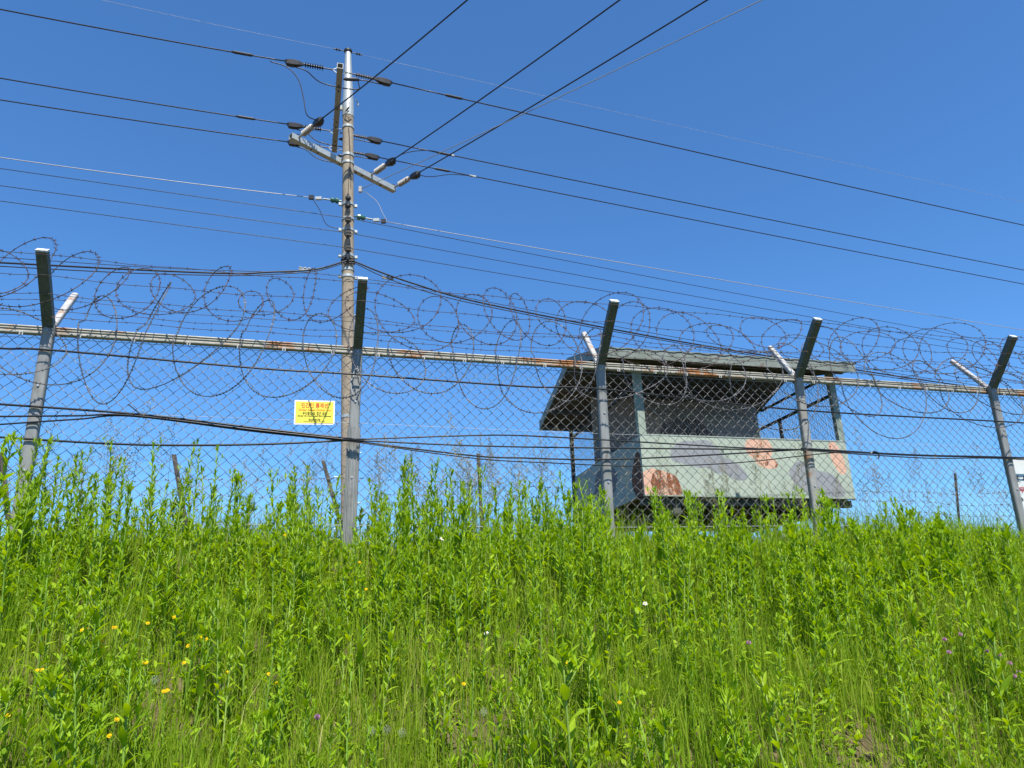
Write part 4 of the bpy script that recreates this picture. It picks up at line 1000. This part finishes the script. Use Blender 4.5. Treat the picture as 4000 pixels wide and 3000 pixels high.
# grass: single blades, each bent its own way, denser in tufts
def grass(name, n, hlo, hhi, wlo, whi, lean, smin, smax, dmin, dmax, tlo, thi, label, tuft=0.0, keep=None):
    if tuft:
        nt_ = int(n / 28); cs = nr.uniform(smin, smax, nt_); cd = nr.uniform(dmin, dmax, nt_); th = nr.uniform(0.7, 1.25, nt_)
        k = nr.integers(0, nt_, n); s_ = cs[k] + nr.normal(0, tuft, n); d = cd[k] + nr.normal(0, tuft, n); hk = th[k]; tk = nr.uniform(-0.16, 0.16, nt_)[k]
    else:
        s_ = nr.uniform(smin, smax, n); d = nr.uniform(dmin, dmax, n); hk = np.ones(n); tk = np.zeros(n)
    if keep is not None:
        q = nr.random(n) < keep(s_, d); s_, d, hk, tk = s_[q], d[q], hk[q], tk[q]; n = len(s_)
    x = F0.x + FE.x * s_ + FN.x * d; y = F0.y + FE.y * s_ + FN.y * d; z = ground_z(x, y) - 0.01
    h = nr.uniform(hlo, hhi, n) * hk; w = nr.uniform(wlo, whi, n); az = nr.uniform(0, 6.28, n); ln = np.abs(nr.normal(0, lean, n)); fa = nr.uniform(0, 6.28, n)
    B = np.stack([x, y, z], -1); D = np.stack([np.cos(az), np.sin(az), np.zeros(n)], -1); Wd = np.stack([np.cos(fa), np.sin(fa), np.zeros(n)], -1) * w[:, None]
    up = np.array([0, 0, 1.0])
    P1 = B + up * (h * 0.55)[:, None] + D * (h * ln * 0.28)[:, None]; P2 = B + up * (h * (1 - ln * 0.25))[:, None] + D * (h * ln)[:, None]
    V = np.stack([B - Wd, B + Wd, P1 - Wd * 0.8, P1 + Wd * 0.8, P2], 1).reshape(-1, 3)
    b = (np.arange(n) * 5)[:, None]
    T = np.stack([b + [0, 1, 3], b + [0, 3, 2], b + [2, 3, 4]], 1).reshape(-1, 3)
    t = np.repeat(np.clip(nr.uniform(tlo, thi, n) + tk, 0, 1), 5)
    o = big_mesh(name, V, T, t, 'grass_blade'); tag(o, label, 'grass', kind='stuff'); return o
def bare(s_, d):       # thin patches where soil and straw show
    v = np.ones_like(s_)
    for a, b, r_ in ((2.15, 1.0, 0.13), (2.45, 1.75, 0.20), (4.3, 1.95, 0.16), (5.2, 1.65, 0.2), (5.6, 2.0, 0.25), (7.2, 0.15, 0.3), (6.4, 0.0, 0.2), (2.5, 2.1, 0.15)):
        v = np.minimum(v, 1 - 0.85 * np.exp(-((s_ - a) ** 2 + ((d - b) * 0.7) ** 2) / r_ ** 2))
    return v
grass('grass', 290000, 0.07, 0.20, 0.0014, 0.0030, 0.30, -3.0, 11.5, -0.6, 2.6, 0.05, 0.75, 'fine short green grass covering the bank', tuft=0.055, keep=bare)
grass('tall_grass', 44000, 0.20, 0.42, 0.0014, 0.0030, 0.32, -3.0, 11.5, -1.6, 2.6, 0.1, 0.85, 'longer bending grass blades among the weeds', tuft=0.07)
grass('dry_grass', 15000, 0.04, 0.15, 0.0012, 0.0022, 0.9, -3.0, 11.5, -0.6, 2.6, 0.85, 1.0, 'dry straw coloured grass near the soil', tuft=0.08)
grass('verge_grass', 22000, 0.05, 0.14, 0.0015, 0.003, 0.5, -4.0, 12.5, 2.6, 4.0, 0.1, 0.8, 'short grass at the foot of the bank', tuft=0.1)
grass('plateau_grass', 26000, 0.10, 0.34, 0.0016, 0.0032, 0.4, -6.0, 15.0, -5.5, -0.6, 0.1, 0.9, 'rough grass on the level ground behind the fence', tuft=0.12)

# low leafy ground plants between the grass
Vs, Ts, Tn, n0 = [], [], [], 0
for k in range(3800):
    s_ = nr.uniform(-3.0, 11.5); d = nr.uniform(-0.5, 2.6); p = fp(s_, d, GZ); p.z = gz(p.x, p.y)
    big = nr.uniform(0.7, 1.3); tn = nr.uniform(0, 0.9); hh = nr.uniform(0.05, 0.20)
    for j in range(nr.integers(6, 12)):
        kk = (4, 4, 0, 2, 1)[nr.integers(5)]; L_ = big * nr.uniform(0.025, 0.055)
        M_ = np.array(Matrix.Translation(p + Vector((nr.normal(0, .03), nr.normal(0, .03), nr.uniform(0.01, hh)))) @ Matrix.Rotation(nr.uniform(0, 6.28), 4, 'Z') @ Matrix.Rotation(nr.uniform(0.1, 1.1), 4, 'X') @ Matrix.Rotation(nr.normal(0, .4), 4, 'Y') @ Matrix.Diagonal((L_ * 1.35, L_, L_, 1)))
        v_, f_ = LEAFS[kk]; Vs.append(v_ @ M_[:3, :3].T + M_[:3, 3]); Ts.append(tri(f_) + n0); n0 += len(v_); Tn.append(np.full(len(v_), min(1, tn + nr.uniform(0, 0.2))))
o = big_mesh('ground_cover', np.concatenate(Vs), np.concatenate(Ts), np.concatenate(Tn), 'leaf_scatter'); tag(o, 'low leafy ground cover between the grass blades', 'ground cover', kind='stuff')

# feathery grass heads standing against the sky
PAN = []
for k in range(6):
    g = random.Random(40 + k); h = 0.62 + 0.06 * k; m = MB(); f = MB(); bow = g.uniform(-0.12, 0.12); bo2 = g.uniform(-0.1, 0.1)
    ap = lambda t: Vector((h * bow * t * t, h * bo2 * t * t, h * t))
    m.tube([ap(t) for t in np.linspace(0, 1, 8)], [0.0014 * (1 - 0.6 * t) for t in np.linspace(0, 1, 8)], 4)
    for j in range(22):
        t = 0.68 + 0.32 * j / 22; az = g.uniform(0, 6.28); L_ = 0.085 * (1.08 - (j / 22)) * g.uniform(0.5, 1.1) + 0.008
        d = Vector((math.cos(az) * 0.8, math.sin(az) * 0.8, g.uniform(0.25, 0.7))); p0 = ap(t); p1 = p0 + d * L_
        m.tube([p0, p1], [0.0005, 0.0003], 3, cap=False)
        for q in range(4):
            c = p0 + (p1 - p0) * (0.45 + 0.17 * q) + Vector((g.gauss(0, .005), g.gauss(0, .005), g.gauss(0, .005))); e = Vector((g.gauss(0, 1), g.gauss(0, 1), 1.2)).normalized() * 0.0068; w_ = e.orthogonal().normalized() * 0.0022; w2 = e.cross(w_).normalized() * 0.0022
            f.add([c - e, c + w_, c + w2, c - w_, c - w2, c + e], [(0, 2, 1), (0, 3, 2), (0, 4, 3), (0, 1, 4), (5, 1, 2), (5, 2, 3), (5, 3, 4), (5, 4, 1)])
    a = m.mesh('stalk'); a.materials.append(MATS['panicle_stem']); b = f.mesh('seed_head'); b.materials.append(MATS['panicle']); PAN.append((a, b))
for k in range(200):
    s_ = nr.choice([nr.uniform(-1.2, 3.4), nr.uniform(2.2, 3.6), nr.uniform(4.5, 9.0)]); d = nr.uniform(-1.0, 0.15)
    p = fp(s_, d, GZ); p.z = gz(p.x, p.y) - 0.01; a, b = PAN[nr.integers(6)]
    root = bpy.data.objects.new('feathery_seed_stalk', None); COL.objects.link(root); root.location = p; sc = nr.uniform(0.85, 1.2); root.scale = (sc, sc, sc); root.rotation_euler = (nr.normal(0, .06), nr.normal(0, .06), nr.uniform(0, 6.28)); root.empty_display_size = 0.05
    for me_, nm in ((a, 'stalk'), (b, 'seed_head')):
        o = bpy.data.objects.new(nm, me_); COL.objects.link(o); o.parent = root
        if nm == 'seed_head': o['kind'] = 'stuff'
    where = 'beside the yellow sign' if s_ < 2.0 else ('between the second and third posts' if s_ < 4.0 else 'in front of the guard post')
    tag(root, 'wispy brown grass head ' + where, 'grass', 'feather grass ' + where)

# flowers
def on_bank(px, py, lift):
    r = ray(px, py); t = 2.0
    for _ in range(400):
        p = EYEV + r * t
        if p.z <= gz(p.x, p.y) + lift: return p
        t += 0.012
    return p
def flower(kind, px, py, lift, label, group):
    p = on_bank(px, py, lift); gnd = Vector((p.x + rng.uniform(-.04, .04), p.y + 0.03, 0)); gnd.z = gz(gnd.x, gnd.y) - 0.01
    root = empty({'yellow': 'yellow_flower', 'white': 'white_flower', 'pink': 'pink_clover', 'clock': 'dandelion_clock'}[kind], gnd); tag(root, label, 'flower', group)
    q = MB(); q.tube(smooth_path([gnd, gnd + (p - gnd) * 0.5 + Vector((rng.uniform(-.02, .02), 0, 0.01)), p], 4), 0.0016, 5); q.build('stalk', 'weed_stem', root)
    tilt = Vector((rng.uniform(-.5, .5), -0.75, 0.8)).normalized(); e1 = tilt.orthogonal().normalized(); e2 = tilt.cross(e1)
    q = MB()
    if kind in ('yellow', 'white'):
        n = 9 if kind == 'yellow' else 7; rad = 0.009 if kind == 'yellow' else 0.015
        for lay in range(2 if kind == 'yellow' else 1):
            for k in range(n):
                a = 2 * math.pi * (k + 0.5 * lay) / n + rng.uniform(-.1, .1); d = (e1 * math.cos(a) + e2 * math.sin(a)); s2 = tilt.cross(d); r_ = rad * (1 - 0.3 * lay) * rng.uniform(0.85, 1.1); lift_ = tilt * (0.003 + 0.004 * lay)
                q.add([p + lift_ * 0, p + d * r_ * 0.6 + s2 * 0.0034 + lift_, p + d * r_ + lift_ * 0.6 + s2 * 0.002, p + d * r_ + lift_ * 0.6 - s2 * 0.002, p + d * r_ * 0.6 - s2 * 0.0042 + lift_], [(0, 1, 2, 3, 4)])
        q.build('petals', 'petal_yellow' if kind == 'yellow' else 'petal_white', root)
        q = MB(); q.lathe([(0, 0.003), (0.003, 0.005), (0.006, 0.002)], p, p + tilt, 7); q.build('flower_centre', 'petal_yellow', root)
    else:
        n = 70 if kind == 'pink' else 34; rad = 0.0115 if kind == 'pink' else 0.018
        for k in range(n):
            z = 1 - 2 * (k + .5) / n; a = k * 2.39996; rr = math.sqrt(1 - z * z); d = Vector((rr * math.cos(a), rr * math.sin(a), z)); s2 = d.orthogonal().normalized()
            w_ = 0.0022 if kind == 'pink' else 0.0004
            q.add([p + d * rad * 0.25 - s2 * w_ * 0.5, p + d * rad * 0.25 + s2 * w_ * 0.5, p + d * rad * rng.uniform(0.85, 1.1) + s2 * w_, p + d * rad * rng.uniform(0.85, 1.1) - s2 * w_], [(0, 1, 2, 3)])
            if kind == 'clock':
                c = p + d * rad; q.add([c + s2 * 0.0028, c - s2 * 0.0028, c + d.cross(s2) * 0.0028], [(0, 1, 2)])
        q.build('flower_head', 'petal_pink' if kind == 'pink' else 'seed_fluff', root)
for x, y in ((320, 2463), (343, 2459), (444, 2452), (457, 2453), (400, 2505), (395, 2527), (680, 2412), (578, 2435), (147, 2620), (165, 2618), (640, 2702), (653, 2698), (885, 2627), (557, 2590), (573, 2591), (720, 2590), (780, 2490), (810, 2497), (735, 2524), (455, 2812), (428, 2875), (33, 2795)):
    flower('yellow', x, y, 0.26, 'small yellow flower on the bank below the first post', 'yellow flowers below the first post')
for x, y in ((1050, 2634), (1405, 2198), (1430, 2303), (1112, 2092), (1082, 2670)):
    flower('yellow', x, y, 0.28, 'small yellow flower on the bank below the second post', 'yellow flowers below the second post')
for x, y in ((2210, 2590), (2420, 2745), (1812, 2672)):
    flower('yellow', x, y, 0.26, 'small yellow flower on the bank below the third post', 'yellow flowers below the third post')
for x, y in ((3690, 2497), (3707, 2547), (3856, 2544), (3902, 2557), (3980, 2625), (3962, 2640), (3752, 2478), (3945, 2590)):
    flower('pink', x, y, 0.27, 'pink clover head on the bank below the fifth post', 'pink clover below the fifth post')
flower('pink', 1240, 2800, 0.22, 'single pink clover head low on the bank below the second post', None)
flower('pink', 2925, 2510, 0.26, 'single pale pink clover head on the bank below the fourth post', None)
flower('white', 1900, 2475, 0.27, 'white flower in the middle of the bank', None)
flower('white', 2520, 2358, 0.27, 'white flower on the bank below the guard post', None)
flower('white', 1727, 2105, 0.42, 'small white flower head just below the crest of the bank', None)
flower('clock', 830, 2532, 0.30, 'large pale dandelion clock among the yellow flowers', None)
flower('clock', 605, 2655, 0.25, 'smaller dandelion clock below the first post', None)
for x, y in ((1450, 2855), (1512, 2850), (1570, 2862), (1890, 2780)): flower('clock', x, y, 0.2, 'small grey dandelion clock low on the middle of the bank', 'dandelion clocks low on the bank')

# things alike that share a description: say which one, counted along the fence
bpy.context.view_layer.update()
same = {}
for o in bpy.data.objects:
    if '_o' in o: del o['_o']
    if o.parent is None and 'label' in o and 'group' in o: same.setdefault(o['label'], []).append(o)
ORD = 'first second third fourth fifth sixth seventh eighth ninth tenth eleventh twelfth thirteenth fourteenth fifteenth sixteenth seventeenth eighteenth nineteenth twentieth'.split()
def ordinal(k):
    if k < 20: return ORD[k]
    n = k + 1; return f"{n}{'th' if 10 < n % 100 < 14 else {1: 'st', 2: 'nd', 3: 'rd'}.get(n % 10, 'th')}"
for lb, obs in same.items():
    if len(obs) < 2: continue
    obs.sort(key=lambda o: pix(o.matrix_world.translation)[0])
    for k, o in enumerate(obs): o['label'] = f'{lb}, {ordinal(k)} from left'
